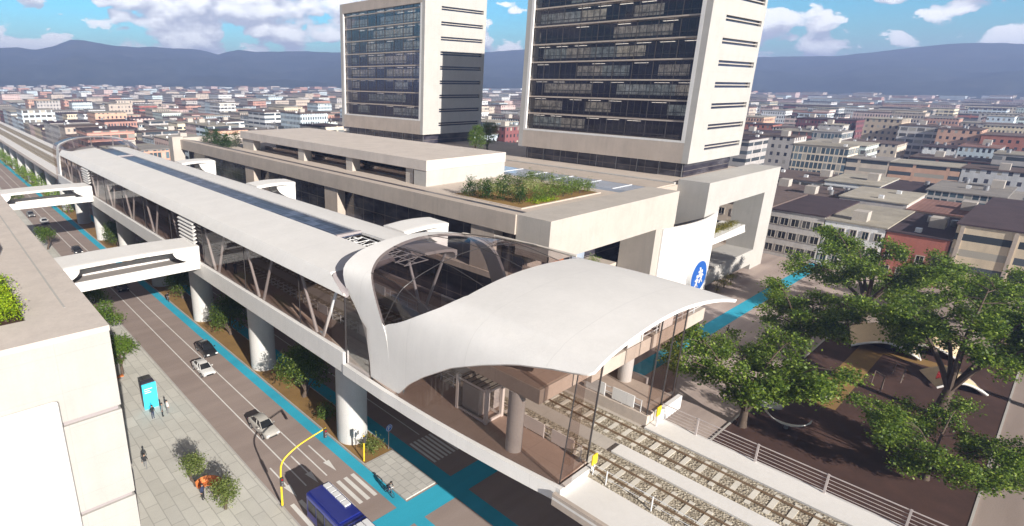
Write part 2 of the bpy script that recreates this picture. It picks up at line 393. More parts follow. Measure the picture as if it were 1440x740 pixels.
# cumulus: billowy noise on the direction, flattened vertically; lit from the sun side, lilac underneath
v1 = scl(nt, g, (1., 1., 1.9))
ma = nt.nodes.new('ShaderNodeMapping'); L(nt, v1, ma.inputs[0]); ma.inputs['Location'].default_value = (5.3, 2.9, 7.02); v1 = ma.outputs[0]
def cloudn(vec):
    bigc = noise(nt, vec, 5.2, 2, .5)
    vo = nt.nodes.new('ShaderNodeTexVoronoi'); vo.feature = 'SMOOTH_F1'; vo.inputs['Scale'].default_value = 17.; vo.inputs['Smoothness'].default_value = .7
    wv = nt.nodes.new('ShaderNodeVectorMath'); wv.operation = 'MULTIPLY_ADD'
    nn = N(nt, 'ShaderNodeTexNoise'); nn.inputs['Scale'].default_value = 16.; nn.inputs['Detail'].default_value = 6; nn.inputs['Roughness'].default_value = .6; L(nt, vec, nn.inputs['Vector'])
    L(nt, nn.outputs['Color'], wv.inputs[0]); wv.inputs[1].default_value = (.09,.09,.09); L(nt, vec, wv.inputs[2]); L(nt, wv.outputs[0], vo.inputs['Vector'])
    puff = mathn(nt, 'MULTIPLY_ADD', vo.outputs['Distance'], -.46, .315)
    fine = mathn(nt, 'MULTIPLY', mathn(nt, 'SUBTRACT', noise(nt, vec, 42., 8, .66), .5), .24)
    return mathn(nt, 'ADD', mathn(nt, 'ADD', bigc, puff), fine)
n1 = cloudn(v1)
mb2 = nt.nodes.new('ShaderNodeMapping'); L(nt, v1, mb2.inputs[0]); mb2.inputs['Location'].default_value = (-.006, .0, .030)
n2 = cloudn(mb2.outputs[0])
mask = ramp(nt, n1, [(.605, 0.), (.63, .8), (.67, 1.)])
lite = mathn(nt, 'MULTIPLY_ADD', mathn(nt, 'SUBTRACT', n1, n2), 5.0, .52)
lc = nt.nodes.new('ShaderNodeClamp'); L(nt, lite, lc.inputs[0])
cl = mixc(nt, lc.outputs[0], (7.8, 7.7, 9.0), (18.5, 18., 17.5))
hz = nt.nodes.new('ShaderNodeMapRange'); L(nt, sx.outputs[2], hz.inputs[0]); hz.inputs[1].default_value = .02; hz.inputs[2].default_value = .10
tint = mixc(nt, hz.outputs[0], (1.05, 1.6, 1.85), (.62, 1.55, 2.1))
skyc = mixc(nt, 1., sky.outputs[0], tint, 'MULTIPLY')
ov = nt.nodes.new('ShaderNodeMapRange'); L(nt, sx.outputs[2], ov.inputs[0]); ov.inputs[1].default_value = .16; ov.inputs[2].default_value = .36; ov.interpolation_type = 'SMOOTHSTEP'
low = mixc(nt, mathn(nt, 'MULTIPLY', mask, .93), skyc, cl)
high = mixc(nt, noise(nt, g, 3., 5), (1.2, 1.03, 1.0), (2.3, 2.02, 1.95))        # unseen upper sky, dimmed to warm grey to warm and deepen the shadows
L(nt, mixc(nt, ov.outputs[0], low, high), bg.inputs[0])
vs = scene.view_settings; vs.view_transform = 'Standard'; vs.look = 'None'; vs.exposure = .90; vs.gamma = 1
scene.cycles.max_bounces = 8; scene.cycles.transparent_max_bounces = 24; scene.cycles.diffuse_bounces = 3; scene.cycles.glossy_bounces = 3
scene.cycles.volume_bounces = 0; scene.cycles.caustics_reflective = False; scene.cycles.caustics_refractive = False

# ------------------------------------------------------------------ ground, roads, markings
G0 = 5200
b = MB()                                       # one sheet to the horizon, split round nothing
b.grid([[(-G0+i*G0/8, -G0+j*G0/8, -.06) for i in range(17)] for j in range(17)])
ST(b.build('ground', M['cityground']))
def sheet(name, rects, z, mat, kind='structure'):
    b = MB()
    for x0, y0, x1, y1 in rects: b.add([(x0,y0,z),(x1,y0,z),(x1,y1,z),(x0,y1,z)], [(0,1,2,3)])
    return ST(b.build(name, mat), kind)
sheet('road', [(19.7,-60,45,1500)], 0, M['asphalt'])
sheet('side_street', [(45,-60,260,-1.3),(114.,-1.3,149.2,19.2),(152,-1.3,260,-.8)], .0, M['asphalt'])
sheet('pavement', [(45.,19.4,149.2,200),(114,19.2,149.2,19.4)], .004, M['pave'])
b = MB().box(8.55,-30,-.05,19.55,420,.13); ST(b.build('plaza_pavement', M['plaza']))
b = MB().box(19.55,-30,-.05,19.72,420,.14); b.box(29.16,40.5,-.05,29.3,420,.12); b.box(33.0,40.5,-.05,33.12,420,.12)
b.box(29.16,40.36,-.05,33.12,40.5,.12); b.box(55.8,-1.4,-.05,113.8,-1.2,.14); b.box(55.8,19.2,-.05,113.8,19.4,.14)
ST(b.build('kerb', M['kerb']))
ST(MB().box(29.3,40.5,-.05,33.0,420,.09).build('median_soil', M['median']))
ST(MB().box(29.16,33.7,-.05,33.1,40.3,.14).build('traffic_island', M['island'], bevel=.03))
ST(MB().box(55.8,-1.2,-.05,113.8,19.2,.1).build('park_soil', M['earth']))
sheet('park_path', [(80,12.2,104,15.2),(104,4,106.5,15.2)], .108, M['median'])
sheet('cycle_lane', [(27.85,-40,29.1,420),(33.14,-40,34.9,300),(19.72,31.0,27.85,33.5),(29.1,31.0,33.14,33.5),(34.9,31.0,45,33.5)], .006, M['bike'])
sheet('cycle_path', [(45,31.5,148.6,33.9)], .01, M['bike'])
lines = [(22.82,41.5,22.97,600),(25.22,41.5,25.37,600),(37.1,40.8,37.22,400),(40.3,41,40.42,400)]
for k in range(9): lines.append((20.3+k*.86,36.1,20.72+k*.86,40.1))
for k in range(10): lines.append((35.15+k*.56,36.1,35.45+k*.56,40.2))
sheet('lane_marking', lines, .008, M['paint'])
b = MB()
for x, y in ((26.45,42.4),(24.05,42.0),(21.4,41.6)):
    b.add([(x-.08,y+1.1,.010),(x+.08,y+1.1,.010),(x+.08,y+4.6,.010),(x-.08,y+4.6,.010)], [(0,1,2,3)])
    b.add([(x,y-.9,.010),(x+.36,y+1.1,.010),(x-.36,y+1.1,.010)], [(0,1,2)])
ST(b.build('lane_arrow', M['paint']))

# ------------------------------------------------------------------ mountains
RID = [(-400,70),(-150,74),(0,68),(25,67),(50,70),(75,65),(88,60),(100,56),(120,57),(150,63),(165,65),(190,66),(215,66),(240,68),(270,69),(290,72),(305,77),(320,73),(335,70),(360,73),(420,72),(480,74),(600,76),(690,73),(740,69),(800,72),(900,78),(980,82),(1075,80),(1180,79),(1250,71),(1330,62),(1375,60),(1440,62),(1500,66),(1700,72),(1900,75)]
def az_el(px, py):
    d = r2*((px-CX)/F) + u2*(-(py-CY)/F) + fw
    return math.atan2(d.x, d.y), math.atan2(d.z, math.hypot(d.x, d.y))
AE = [az_el(*q) for q in RID]
rows = []
nA, nR = 420, 26
az0, az1 = AE[0][0], AE[-1][0]
from mathutils import noise as mnoise
for j in range(nR):
    t = j/(nR-1); row = []
    for i in range(nA):
        a = az0 + (az1-az0)*i/(nA-1)
        e = np.interp(a, [q[0] for q in AE], [q[1] for q in AE])
        top = 38 + 3000*math.tan(e)
        tt = min(1, t/.8)
        r = 1750 + 1250*tt + (600*(t-.8)/.2 if t > .8 else 0)
        hgt = top*(tt**1.25) if t <= .8 else top*(1-.7*(t-.8)/.2)
        n = mnoise.fractal(Vector((math.sin(a)*r/260, math.cos(a)*r/260, 1.3)), 1., 2., 5)
        hgt += n*34*math.sin(math.pi*min(1,tt))*1.0
        n2 = mnoise.fractal(Vector((a*55, .3, 0)), 1., 2., 3)*2.2
        row.append((math.sin(a)*r, math.cos(a)*r, max(-.5, hgt + n2*tt)))
    rows.append(row)
m, nt, out = newmat('forested mountain'); p = pos(nt)
c = ramp(nt, noise(nt, p, .012, 8, .65), [(.35,(.02,.032,.03)),(.6,(.05,.06,.05)),(.75,(.10,.095,.075))])
bsdf(nt, out, c, .95, 0, .05); M['mountain'] = m
ST(MB().grid(rows).build('mountain', M['mountain'], smooth=True))
# haze: one closed box of even air round everything
m, nt, out = newmat('haze air'); pv = nt.nodes.new('ShaderNodeVolumePrincipled')
pv.inputs['Color'].default_value = (.43,.57,1.,1); pv.inputs['Density'].default_value = .00041; pv.inputs['Anisotropy'].default_value = .1
L(nt, pv.outputs[0], out.inputs['Volume'])
hz = MB().box(-G0-60,-G0-60,-1.1,G0+60,G0+60,max(p[2] for r in rows for p in r)+12).build('haze', m); hz['kind'] = 'stuff'
# ------------------------------------------------------------------ city
WC = {'white': (0.840,0.840,0.840), 'cream': (0.756,0.634,0.464), 'grey': (0.561,0.525,0.500), 'salmon': (0.610,0.354,0.268), 'red brick': (0.439,0.159,0.122),
      'maroon': (0.244,0.091,0.098), 'pale blue': (0.671,0.769,0.830), 'beige': (0.659,0.561,0.464), 'pink': (0.756,0.573,0.525), 'ochre': (0.671,0.464,0.244), 'pale green': (0.732,0.830,0.781)}
FAC = {}
def fac(col, kind):
    k = (col, kind)
    if k not in FAC:
        c = WC[col]; dk = (.035,.035,.045); n = col + ' ' + kind
        if kind == 'punched windows': FAC[k] = facade(n, c, dk, 2.6, 3.1, .28, .68, .28, .74)
        elif kind == 'paired windows': FAC[k] = facade(n, c, dk, 1.7, 3.0, .25, .75, .25, .78)
        elif kind == 'ribbon windows': FAC[k] = facade(n, c, (.05,.06,.07), 9., 3.0, .05, .95, .36, .80)
        elif kind == 'balconies': FAC[k] = facade(n, c, (.09,.085,.08), 3.4, 3.0, .08, .92, .34, .9, slab=mulc(c, 1.25))
        elif kind == 'glazed front': FAC[k] = facade(n, c, (.06,.09,.11), 1.5, 3.0, .1, .9, .12, .9)
    return FAC[k]
RC = {'brown': rooftop('brown flat roof', (.17,.125,.11)), 'dark': rooftop('dark flat roof', (.085,.06,.066)), 'beige': rooftop('beige gravel roof', (.43,.39,.32)),
      'grey': rooftop('grey flat roof', (.32,.295,.27)), 'pink ribbed': rooftop('pink ribbed roof', (.34,.19,.16), .9)}
WINM = {}
def window_mesh(w, h, frame):
    k = (w, h, frame)
    if k not in WINM:
        b = MB(); t = .14
        b.box(-.02, -w/2, 0, .05, w/2, h, 1)
        for y0, y1, z0, z1 in ((-w/2-t,-w/2,-t,h+t),(w/2,w/2+t,-t,h+t),(-w/2,w/2,h,h+t),(-w/2-.06,w/2+.06,-t,0)): b.box(-.12, y0, z0, .06, y1, z1)
        b.box(-.08,-.04,0,.06,.04,h)
        WINM[k] = b.mesh('window', [M[frame], M['carglass']])
    return WINM[k]
BCOUNT = 0
def building(x0, y0, x1, y1, h, col, kind, roof, label, group, wins=None, hut=True, cat='building'):
    g = T('city_building', label, cat, ((x0+x1)/2, (y0+y1)/2, 0), group)
    wall = fac(col, kind) if wins is None else plain_wall(col)
    b = MB().box(x0, y0, -.05, x1, y1, h); b.build('wall', wall, g)
    b = MB()
    b.box(x0-.25, y0-.25, h+.004, x1+.25, y1+.25, h+.3)
    rf = b.build('roof', RC[roof], g)
    if hut and (x1-x0) > 9 and (y1-y0) > 7 and random.random() < .45:
        cx = random.uniform(x0+3, x1-3); cy = random.uniform(y0+2.5, y1-2.5)
        MB().box(cx-1.6, cy-1.3, h+.3, cx+1.6, cy+1.3, h+2.4).build('roof_hut', M['conc2'], rf)
    if hut:
        for _ in range(random.randrange(0,4)):
            tx = random.uniform(x0+1.5, x1-1.5); ty = random.uniform(y0+1.2, y1-1.2)
            if random.random() < .5: MB().cyl(tx, ty, h+.3, h+1.6, .6, 12).build('water_tank', M['greym'], rf)
            else: MB().box(tx-.6,ty-.5,h+.3,tx+.6,ty+.5,h+1.1).build('air_unit', M['whitem'], rf)
    if wins:
        nx, ny, w, hh, ph, frame = wins
        me = window_mesh(w, hh, frame); fl = int((h-.6)/ph)
        for f in range(fl):
            for i in range(ny):
                inst('window', me, g, (x0-(x0+x1)/2, y0+(i+.5)*(y1-y0)/ny-(y0+y1)/2, f*ph+1.0))
            for i in range(nx):
                inst('window', me, g, (x0+(i+.5)*(x1-x0)/nx-(x0+x1)/2, y0-(y0+y1)/2, f*ph+1.0), math.pi/2)
    return g
PW = {}
def plain_wall(col):
    if col not in PW: PW[col] = concrete(col + ' facade render', WC[col], .22)
    return PW[col]
# the two nearest streets, facing the park and the mall
NEAR = [
 (149.4,44.2,175,62,10.8,'beige','paired windows','brown','beige block with brown roof, half hidden behind the white mall frame',(5,6,1.2,1.5,3.3,'conc2')),
 (149.4,33.3,176,44.0,10.5,'grey','paired windows','dark','grey paired-window block where the blue cycle path ends',(7,5,1.5,1.6,3.2,'conc2')),
 (149.4,22.6,175.5,33.1,10.0,'white','punched windows','beige','white walled block with beige roof beside the dark-roofed grey block',(7,5,1.0,1.5,3.1,'conc2')),
 (149.4,12.7,176,22.4,9.6,'red brick','punched windows','dark','orange-red brick block behind the tallest park tree',(6,4,1.1,1.5,3.2,'conc2')),
 (149.4,-4,177.5,12.4,13.0,'cream','ribbon windows','dark','cream block with green window bands and brown pilasters, at the far right',None),
 (184,52.5,206,66,8.6,'beige','punched windows','brown','low brown-roofed block in the second street behind the mall frame',(5,5,1.2,1.5,3.0,'conc2')),
 (184,39.2,207,52.2,8.8,'pale green','glazed front','brown','low pale green glazed block with brown roof in the second street',None),
 (184,25.2,206.5,39.0,10.2,'grey','paired windows','beige','long grey block with beige roof behind the white walled block',(6,7,1.2,1.5,3.2,'conc2')),
 (184,12.4,205,25.0,9.0,'beige','ribbon windows','pink ribbed','block with a ribbed pink roof behind the orange-red brick block',None),
 (184,-3,206,12.2,11.2,'beige','paired windows','dark','dark-roofed block behind the cream banded block',(5,6,1.2,1.5,3.2,'conc2')),
 (213,50,236,67,9.2,'grey','balconies','brown','wide grey balcony block with brown roof, third street, nearest the mall',None),
 (213,36.2,237,49.8,10.0,'white','balconies','beige','white-fronted balcony block with beige roof in the third street',None),
 (213,26.2,236,36,9.4,'grey','glazed front','dark','grey glazed block with a dark roof in the third street',None),
 (213,10.4,238,26,10.6,'grey','glazed front','grey','broad glazed block with a pale grey roof in the third street',None),
 (213,-4,237,10.2,9.6,'beige','paired windows','grey','beige block with grey roof at the right edge of the third street',None),
 (311,61,333,84,13.4,'pale green','balconies','beige','pale tiered balcony block standing above the low roofs',None),
 (405,67,428,83,21,'cream','punched windows','beige','tall cream block with dark square windows right of the right tower',None),
 (398,50.6,420,66.6,18.6,'grey','balconies','brown','tall grey balcony block beside the tall cream block',None),
 (392,34.4,414,50.2,18.2,'salmon','punched windows','brown','tall salmon block right of the tall grey balcony block',None),
 (390,10,414,34,16.4,'red brick','punched windows','brown','tall red brick block at the right edge of the city view',None),
 (430,92,452,123,18.4,'maroon','paired windows','dark','long maroon block left of the tall cream block',None),
 (85,368,103,391,10,'pale blue','glazed front','dark','pale blue glazed block behind the far end of the station',None),
 (85,343,104,366,9.6,'cream','ribbon windows','dark','cream block with dark roof right of the pale blue glazed block',None),
]
taken = []
cream_d = None
for x0, y0, x1, y1, h, col, kind, roof, lab, wins in NEAR:
    g = building(x0, y0, x1, y1, h, col, kind, roof, lab, None, wins)
    taken.append((x0-3, y0-.1, x1+3, y1+.1))
    if lab.startswith('cream block with green'):
        for yy in (-.6, 4.4, 11.6): MB().box(x0-.25, yy-.3, 0, x0-.002, yy+.3, h-.1).build('pilaster', M['conc'], g)
def free(x0, y0, x1, y1):
    for a, b, c, d in taken:
        if x0 < c and x1 > a and y0 < d and y1 > b: return False
    return True
cand = []
cols = ['white']*5 + ['grey']*5 + ['beige']*4 + ['cream']*3 + ['pink']*3 + ['pale blue']*3 + ['salmon']*2 + ['red brick']*2 + ['maroon'] + ['ochre'] + ['pale green']*2
kinds = ['punched windows']*3 + ['paired windows']*4 + ['ribbon windows']*2 + ['balconies']*3 + ['glazed front']*2
roofs = ['brown']*4 + ['dark']*3 + ['beige']*3 + ['grey']*3 + ['pink ribbed']
row = 0; x = 56.
rr = random.Random(5)
while x < 2400:
    depth = rr.uniform(15, 22) if x < 700 else rr.uniform(20, 34)
    gap = (9 if row % 2 else 16) if x < 700 else rr.uniform(8, 20)
    y = -120 + rr.uniform(0, 8)
    while y < 2300:
        far = math.hypot(x, y)
        ln = rr.uniform(11, 25) if far < 750 else rr.uniform(22, 46)
        if rr.random() < .10: y += rr.uniform(6, 11)
        h = rr.uniform(7.5, 12.) if rr.random() < (.72 if x < 242 else .5) else rr.uniform(12, 19.5)
        if far > 1500 and rr.random() < .3: h += 4
        a = (x, y, x+depth, y+ln-.25)
        y += ln
        cx, cy = x+depth/2, a[1]+ln/2
        if far > 2150 or far < 120: continue
        if x < 244 and a[1] < 205 and not (x > 152 and a[1] > 68): continue     # mall, park, the near streets
        if x < 60 and far > 900: continue
        q = proj(cx, cy, h)
        if q is None or q[0] < -25 or q[0] > 1470 or q[1] > 330: continue
        if not free(*a): continue
        size = F*F*(ln+depth)*.7*h/(q[2]**2)
        cand.append((size, a, h, rr.choice(cols), rr.choice(kinds), rr.choice(roofs if far < 420 else roofs + ['beige']*6 + ['grey']*4), q[0], row, far))
    x += depth + gap; row += 1
cand.sort(key=lambda t: -t[0])
NIND = 272
named = cand[:NIND]; rest = cand[NIND:]
# say where each one is: zone of the view, then its order from the left within a kind
def zone(px, far):
    z = 'left of the left tower' if px < 480 else 'behind the left tower' if px < 685 else 'between the towers' if px < 735 else 'behind the right tower' if px < 1045 else 'right of the right tower' if px < 1250 else 'at the right edge'
    return z
def c_name(col, k): return {'punched windows':'windowed','paired windows':'close-windowed','ribbon windows':'ribbon-windowed','balconies':'balconied','glazed front':'glazed'}[k]
bins = {}
for t in named: bins.setdefault((t[3], zone(t[6], t[8])), []).append(t)
ORD = ['nearest','second nearest','third nearest','fourth nearest','fifth nearest','sixth nearest','seventh nearest','eighth nearest','ninth nearest','tenth nearest','eleventh nearest','twelfth nearest','thirteenth nearest','fourteenth nearest','fifteenth nearest','sixteenth nearest','seventeenth nearest','eighteenth nearest','nineteenth nearest','twentieth nearest']
for (col, zn), ts in bins.items():
    ts.sort(key=lambda t: t[8])
    for i, (s, a, h, c, k, r, px, rw, far) in enumerate(ts):
        lab = '%s block with %s roof, %s %s block %s' % (c_name(col, k), r, ORD[i] if i < 20 else 'farther', col, zn)
        building(*a, h, c, k, r, lab, 'blocks of the city', None, hut=far < 420)
mats = [fac(c, k) for c in ('white','grey','beige','pink','pale blue','salmon') for k in ('punched windows','paired windows')] + list(RC.values())
b = MB()
for s, a, h, c, k, r, px, rw, far in rest:
    mi = rr.randrange(12)
    x0, y0, x1, y1 = a
    b.add([(x0,y0,0),(x1,y0,0),(x1,y1,0),(x0,y1,0),(x0,y0,h),(x1,y0,h),(x1,y1,h),(x0,y1,h)], [(0,1,5,4),(1,2,6,5),(2,3,7,6),(3,0,4,7)], mi)
    b.box(x0-.2,y0-.2,h,x1+.2,y1+.2,h+.5, 12+rr.choice((0,0,1,2,2,2,3,3,4)))
o = b.build('distant_city', mats); tag(o, 'far city of pale and reddish blocks reaching the mountain foot', 'city', None, 'stuff')
# far trees between the houses
# ------------------------------------------------------------------ station on its viaduct
def interp(tab, x): return float(np.interp(x, [t[0] for t in tab], [t[1] for t in tab]))
def resample(pts, n):
    P = [Vector(p) for p in pts]; d = [0.]
    for a, b in zip(P, P[1:]): d.append(d[-1] + (b-a).length)
    out = []
    for i in range(n):
        t = d[-1]*i/(n-1); k = max(0, min(len(P)-2, int(np.searchsorted(d, t, 'right'))-1))
        out.append(P[k].lerp(P[k+1], 0 if d[k+1] == d[k] else (t-d[k])/(d[k+1]-d[k])))
    return out
def smooth(pts, n, it=2):
    P = [Vector(p) for p in pts]
    for _ in range(it):
        Q = [P[0]]
        for a, b in zip(P, P[1:]): Q += [a.lerp(b,.25), a.lerp(b,.75)]
        P = Q + [P[-1]]
    return resample(P, n)

S = T('metro_station', 'white elevated metro station with curved shell roof, glass walls and solar strip', 'station', (36,90,0))
Y0, Y1 = 33.5, 176.
# deck of the hall and of the near end, with its platforms
b = MB(); b.box(27.45, 36.6, 11.45, 45., Y1, 12.0)
edge = [(27.45,36.6)] + [(27.0+.03*k*k*.42, 34.5-17.2*k/10) for k in range(11)] + [(44.6,17.3),(45.,20),(45.,36.6)]
b.prism(edge, 11.45, 12.0); b.build('deck', M['conc2'], S)
# left white edge beam: tall along the hall, a thin rim round the near platform
b = MB(); b.box(26.95, 40.5, 11.4, 27.45, Y1, 13.62); b.build('edge_beam', M['white'], S, bevel=.06)
rim = [(27.0,40.5),(26.95,34.5)] + [(27.0+.03*k*k*.42, 34.5-17.2*k/10) for k in range(1,11)]
rim = [(x,y) for x,y in rim]
b = MB(); rows = []
for i, (x, y) in enumerate(rim): rows.append([(x-.12,y,11.35),(x-.12,y,12.42),(x+.3,y,12.42),(x+.3,y,11.35)])
b.grid(rows, 0, True)
b.build('platform_rim', M['white'], S)
xe, ye = rim[-1]
MB().box(xe-.12, ye-.35, 11.35, 32.3, ye-.003, 12.42).build('platform_end', M['white'], S)
MB().box(41.2, 16.9, 11.9, 45.2, 17.25, 13.1).build('platform_end', M['white'], S)
b = MB(); b.box(45.0, 20, 11.4, 45.4, Y1, 13.4); b.build('edge_beam', M['white'], S)
# platforms
b = MB(); b.prism([(27.5,36.6)] + [(27.3+.03*k*k*.42, 34.5-17*k/10) for k in range(11)] + [(32.05,17.5),(32.05,36.6)], 12.004, 12.46)
b.box(27.5, 36.6, 12.004, 32.05, Y1-2, 12.46); b.build('platform', M['floor'], S)
b = MB(); b.box(40.1, 17.3, 12.004, 44.95, Y1-2, 12.95); b.build('platform', M['beige'], S)
# main roof: two vaulted white halves with a solar strip between
def vault(pts, y0, y1, name, mat, th=.35):
    rows = [[(p[0], y, p[1]) for p in pts] for y in np.linspace(y0, y1, 24)]
    rows2 = [[(p[0], y, p[1]-th) for p in pts] for y in np.linspace(y0, y1, 24)]
    b = MB(); b.grid(rows); b.grid(rows2)
    n = len(pts)
    for R0, R1, j in ((rows, rows2, 0), (rows, rows2, n-1)):
        b.grid([[r[j] for r in R0], [r[j] for r in R1]])
    for i in (0, -1): b.grid([rows[i], rows2[i]])
    return b.build(name, mat, S)
yN = 43.2
def roof_half(pts, ends, y1, name):                  # each profile point starts at its own y
    rows = [[Vector((x, ye+(y1-ye)*t, z)) for (x, z), ye in zip(pts, ends)] for t in np.linspace(0, 1, 20)]
    MB().shell(rows, lambda p: Vector((.0 if 27.3 < p.x < 42 else (.3 if p.x < 30 else -.3), 0, -.32 if p.z > 20 else .0))).build(name, M['white'], S, smooth=True)
roof_half([(26.75,19.55),(27.1,20.2),(27.6,20.76),(29.2,20.98),(31.5,21.12),(34.4,21.3)], [39.9,41.6,43.3,42.6,42.0,42.2], 168, 'roof_half')
roof_half([(37.6,21.35),(39,21.3),(40.5,21.2),(41.6,21.05),(42.3,20.85),(42.35,20.3),(42.2,19.9)], [41.]*7, 166, 'roof_half')
b = MB(); ys = np.linspace(52, 160, 28)
b.grid([[(34.35,y,21.05),(37.65,y,21.12)] for y in ys]); b.build('solar_strip', M['solar'], S, solid=.12)
b = MB()                                            # white lattice where the strip has no panels
for y in np.arange(40.5, 52, 1.4):
    b.path([(34.4,y,20.7),(37.6,y,20.75)], .05, 6); b.path([(34.4,y,20.7),(37.6,y+1.4,20.75)], .035, 6)
for x, z in ((34.6,20.7),(36,20.7),(37.5,20.75)): b.path([(x,40.5,z),(x,52,z)], .06, 6)
b.build('roof_lattice', M['whitem'], S)
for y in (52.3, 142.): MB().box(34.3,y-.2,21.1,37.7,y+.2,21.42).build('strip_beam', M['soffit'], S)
b = MB(); b.grid([[(27.35,yN-.2,13.6+0),(27.35,yN-.2,19.5)],[(27.35,170,13.6),(27.35,170,19.5)]]); b.build('glass_wall', M['glassbr'], S)
b = MB(); b.grid([[(42.1,43,13.4),(42.1,43,20.2)],[(42.1,166,13.4),(42.1,166,20.2)]]); b.build('glass_wall', M['glassbr'], S)
b = MB()
for y in np.arange(49, 170, 13.0): b.box(27.30,y-.03,13.62,27.40,y+.03,19.5)
b.build('mullion', M['mullion'], S)
for k in range(10):                                  # V struts behind the glass
    yb = 45.8 + 12.95*k
    for s_ in (-1, 1):
        b = MB(); b.path([(27.75,yb+.55*s_,13.4),(27.75,yb+3.65*s_,19.75)], [.19,.15], 10); b.build('strut', M['whitem'], S, smooth=True)
        if k < 5:
            b = MB(); b.path([(41.8,yb+.55*s_,13.0),(41.8,yb+3.65*s_,20.6)], [.19,.15], 10); b.build('strut', M['whitem'], S, smooth=True)
for k in range(8):                                   # arched roof trusses inside
    y = 46.5 + 7*k
    b = MB(); top = [(27.9,y,19.5),(30,y,20.2),(33,y,20.6),(37,y,20.6),(40,y,20.2),(41.9,y,19.6)]; bot = [(p[0],y,p[2]-.8) for p in top]
    b.path(top,.09,6); b.path(bot,.09,6)
    for i in range(5): b.path([top[i],bot[i+1]],.05,5); b.path([bot[i],top[i]],.05,5)
    b.build('roof_truss', M['whitem'], S)
for yl in (76.9, 138.2):                             # louvre panels by the bridge doors
    b = MB()
    for k in range(6): b.extr([(26.75,yl,16.15+k*.55),(27.25,yl,16.4+k*.55),(27.25,yl,16.5+k*.55),(26.75,yl,16.28+k*.55)], (0,5.8,0))
    b.build('louvre', M['white'], S)
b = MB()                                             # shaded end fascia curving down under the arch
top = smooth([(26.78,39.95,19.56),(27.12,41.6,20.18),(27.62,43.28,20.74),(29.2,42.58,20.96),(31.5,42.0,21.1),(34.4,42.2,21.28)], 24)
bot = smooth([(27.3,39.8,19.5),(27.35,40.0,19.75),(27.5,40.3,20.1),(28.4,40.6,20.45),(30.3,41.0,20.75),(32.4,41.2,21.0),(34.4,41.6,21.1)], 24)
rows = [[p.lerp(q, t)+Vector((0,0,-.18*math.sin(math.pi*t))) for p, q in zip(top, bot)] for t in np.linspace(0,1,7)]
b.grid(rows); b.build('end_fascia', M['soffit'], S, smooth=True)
# --- portal arch at an end: ribbon between a front and a back edge.  d=-1 looks toward the near end
def arch(yb, d, name, mat, right=True, scale_=1.):
    """leaning ribbon: d = +1 leans to +y going up"""
    fr = [(27.5,-2.4,11.9),(27.5,-2.2,14.6),(27.5,-1.8,17.3),(27.5,-1.15,18.3),(27.55,-.1,20.3),(27.9,.95,21.6),(28.9,2.1,22.25),(30.6,3.0,22.95),(33.6,3.6,23.45),(36.5,3.8,23.55),(40.3,3.8,23.25),(43.5,3.4,22.6),(45.6,2.2,21.2),(46.1,.8,18.5),(46.1,-1.2,12.6)]
    bk = [(27.5,.45,11.9),(27.5,.7,14.6),(27.5,1.5,17.1),(27.5,3.0,18.9),(27.5,4.3,20.0),(27.5,4.75,21.7),(28.6,5.2,22.3),(30.1,5.3,22.95),(32.4,5.2,23.4),(35.2,5.1,23.55),(38.6,5.1,23.4),(42.4,4.9,22.75),(45.9,5.0,21.4),(46.5,3.4,18.5),(46.5,1.2,12.6)]
    f = smooth([(x, yb+d*y, z) for x,y,z in fr], 72); k = smooth([(x, yb+d*y, z) for x,y,z in bk], 72)
    rows = [[a.lerp(c, t) for t in (0,.25,.5,.75,1)] for a, c in zip(f, k)]
    MB().shell(rows, lambda p: (Vector((36.8,p.y,13.5))-p).normalized()*.32).build(name, mat, S, smooth=True)
    return f, k
fN, kN = arch(36.4, 1, 'portal_arch', M['white'])
fF, kF = arch(175.5, -1, 'portal_arch', M['white'])
b = MB(); rows = [[a, a.lerp(Vector((a.x, a.y+5, a.z-.2)), 1)] for a in fF[16:60]]
b.grid(rows); b.build('end_glazing', M['glassat'], S, smooth=True)
b = MB(); rows = [[a, Vector((a.x*.94+36.5*.06, a.y-9, a.z-1.2))] for a in kF[16:60]]
b.grid(rows); b.build('end_glazing', M['glassat'], S, smooth=True)
b = MB()
rows = [[(x,180.5,11.6),(x,180.5,22.8 if 29<x<44 else 20)] for x in np.linspace(27.4,31.5,5)]
b.grid(rows); b.build('end_glazing', M['glassbr'], S)
for t in (18, 26, 34, 44):                            # white posts under the far arch
    p = kF[t]; b = MB(); b.path([(p.x*.92+36.4*.08,p.y-.5,19.6),(p.x,p.y,p.z)], .16, 8); b.build('post', M['white'], S)
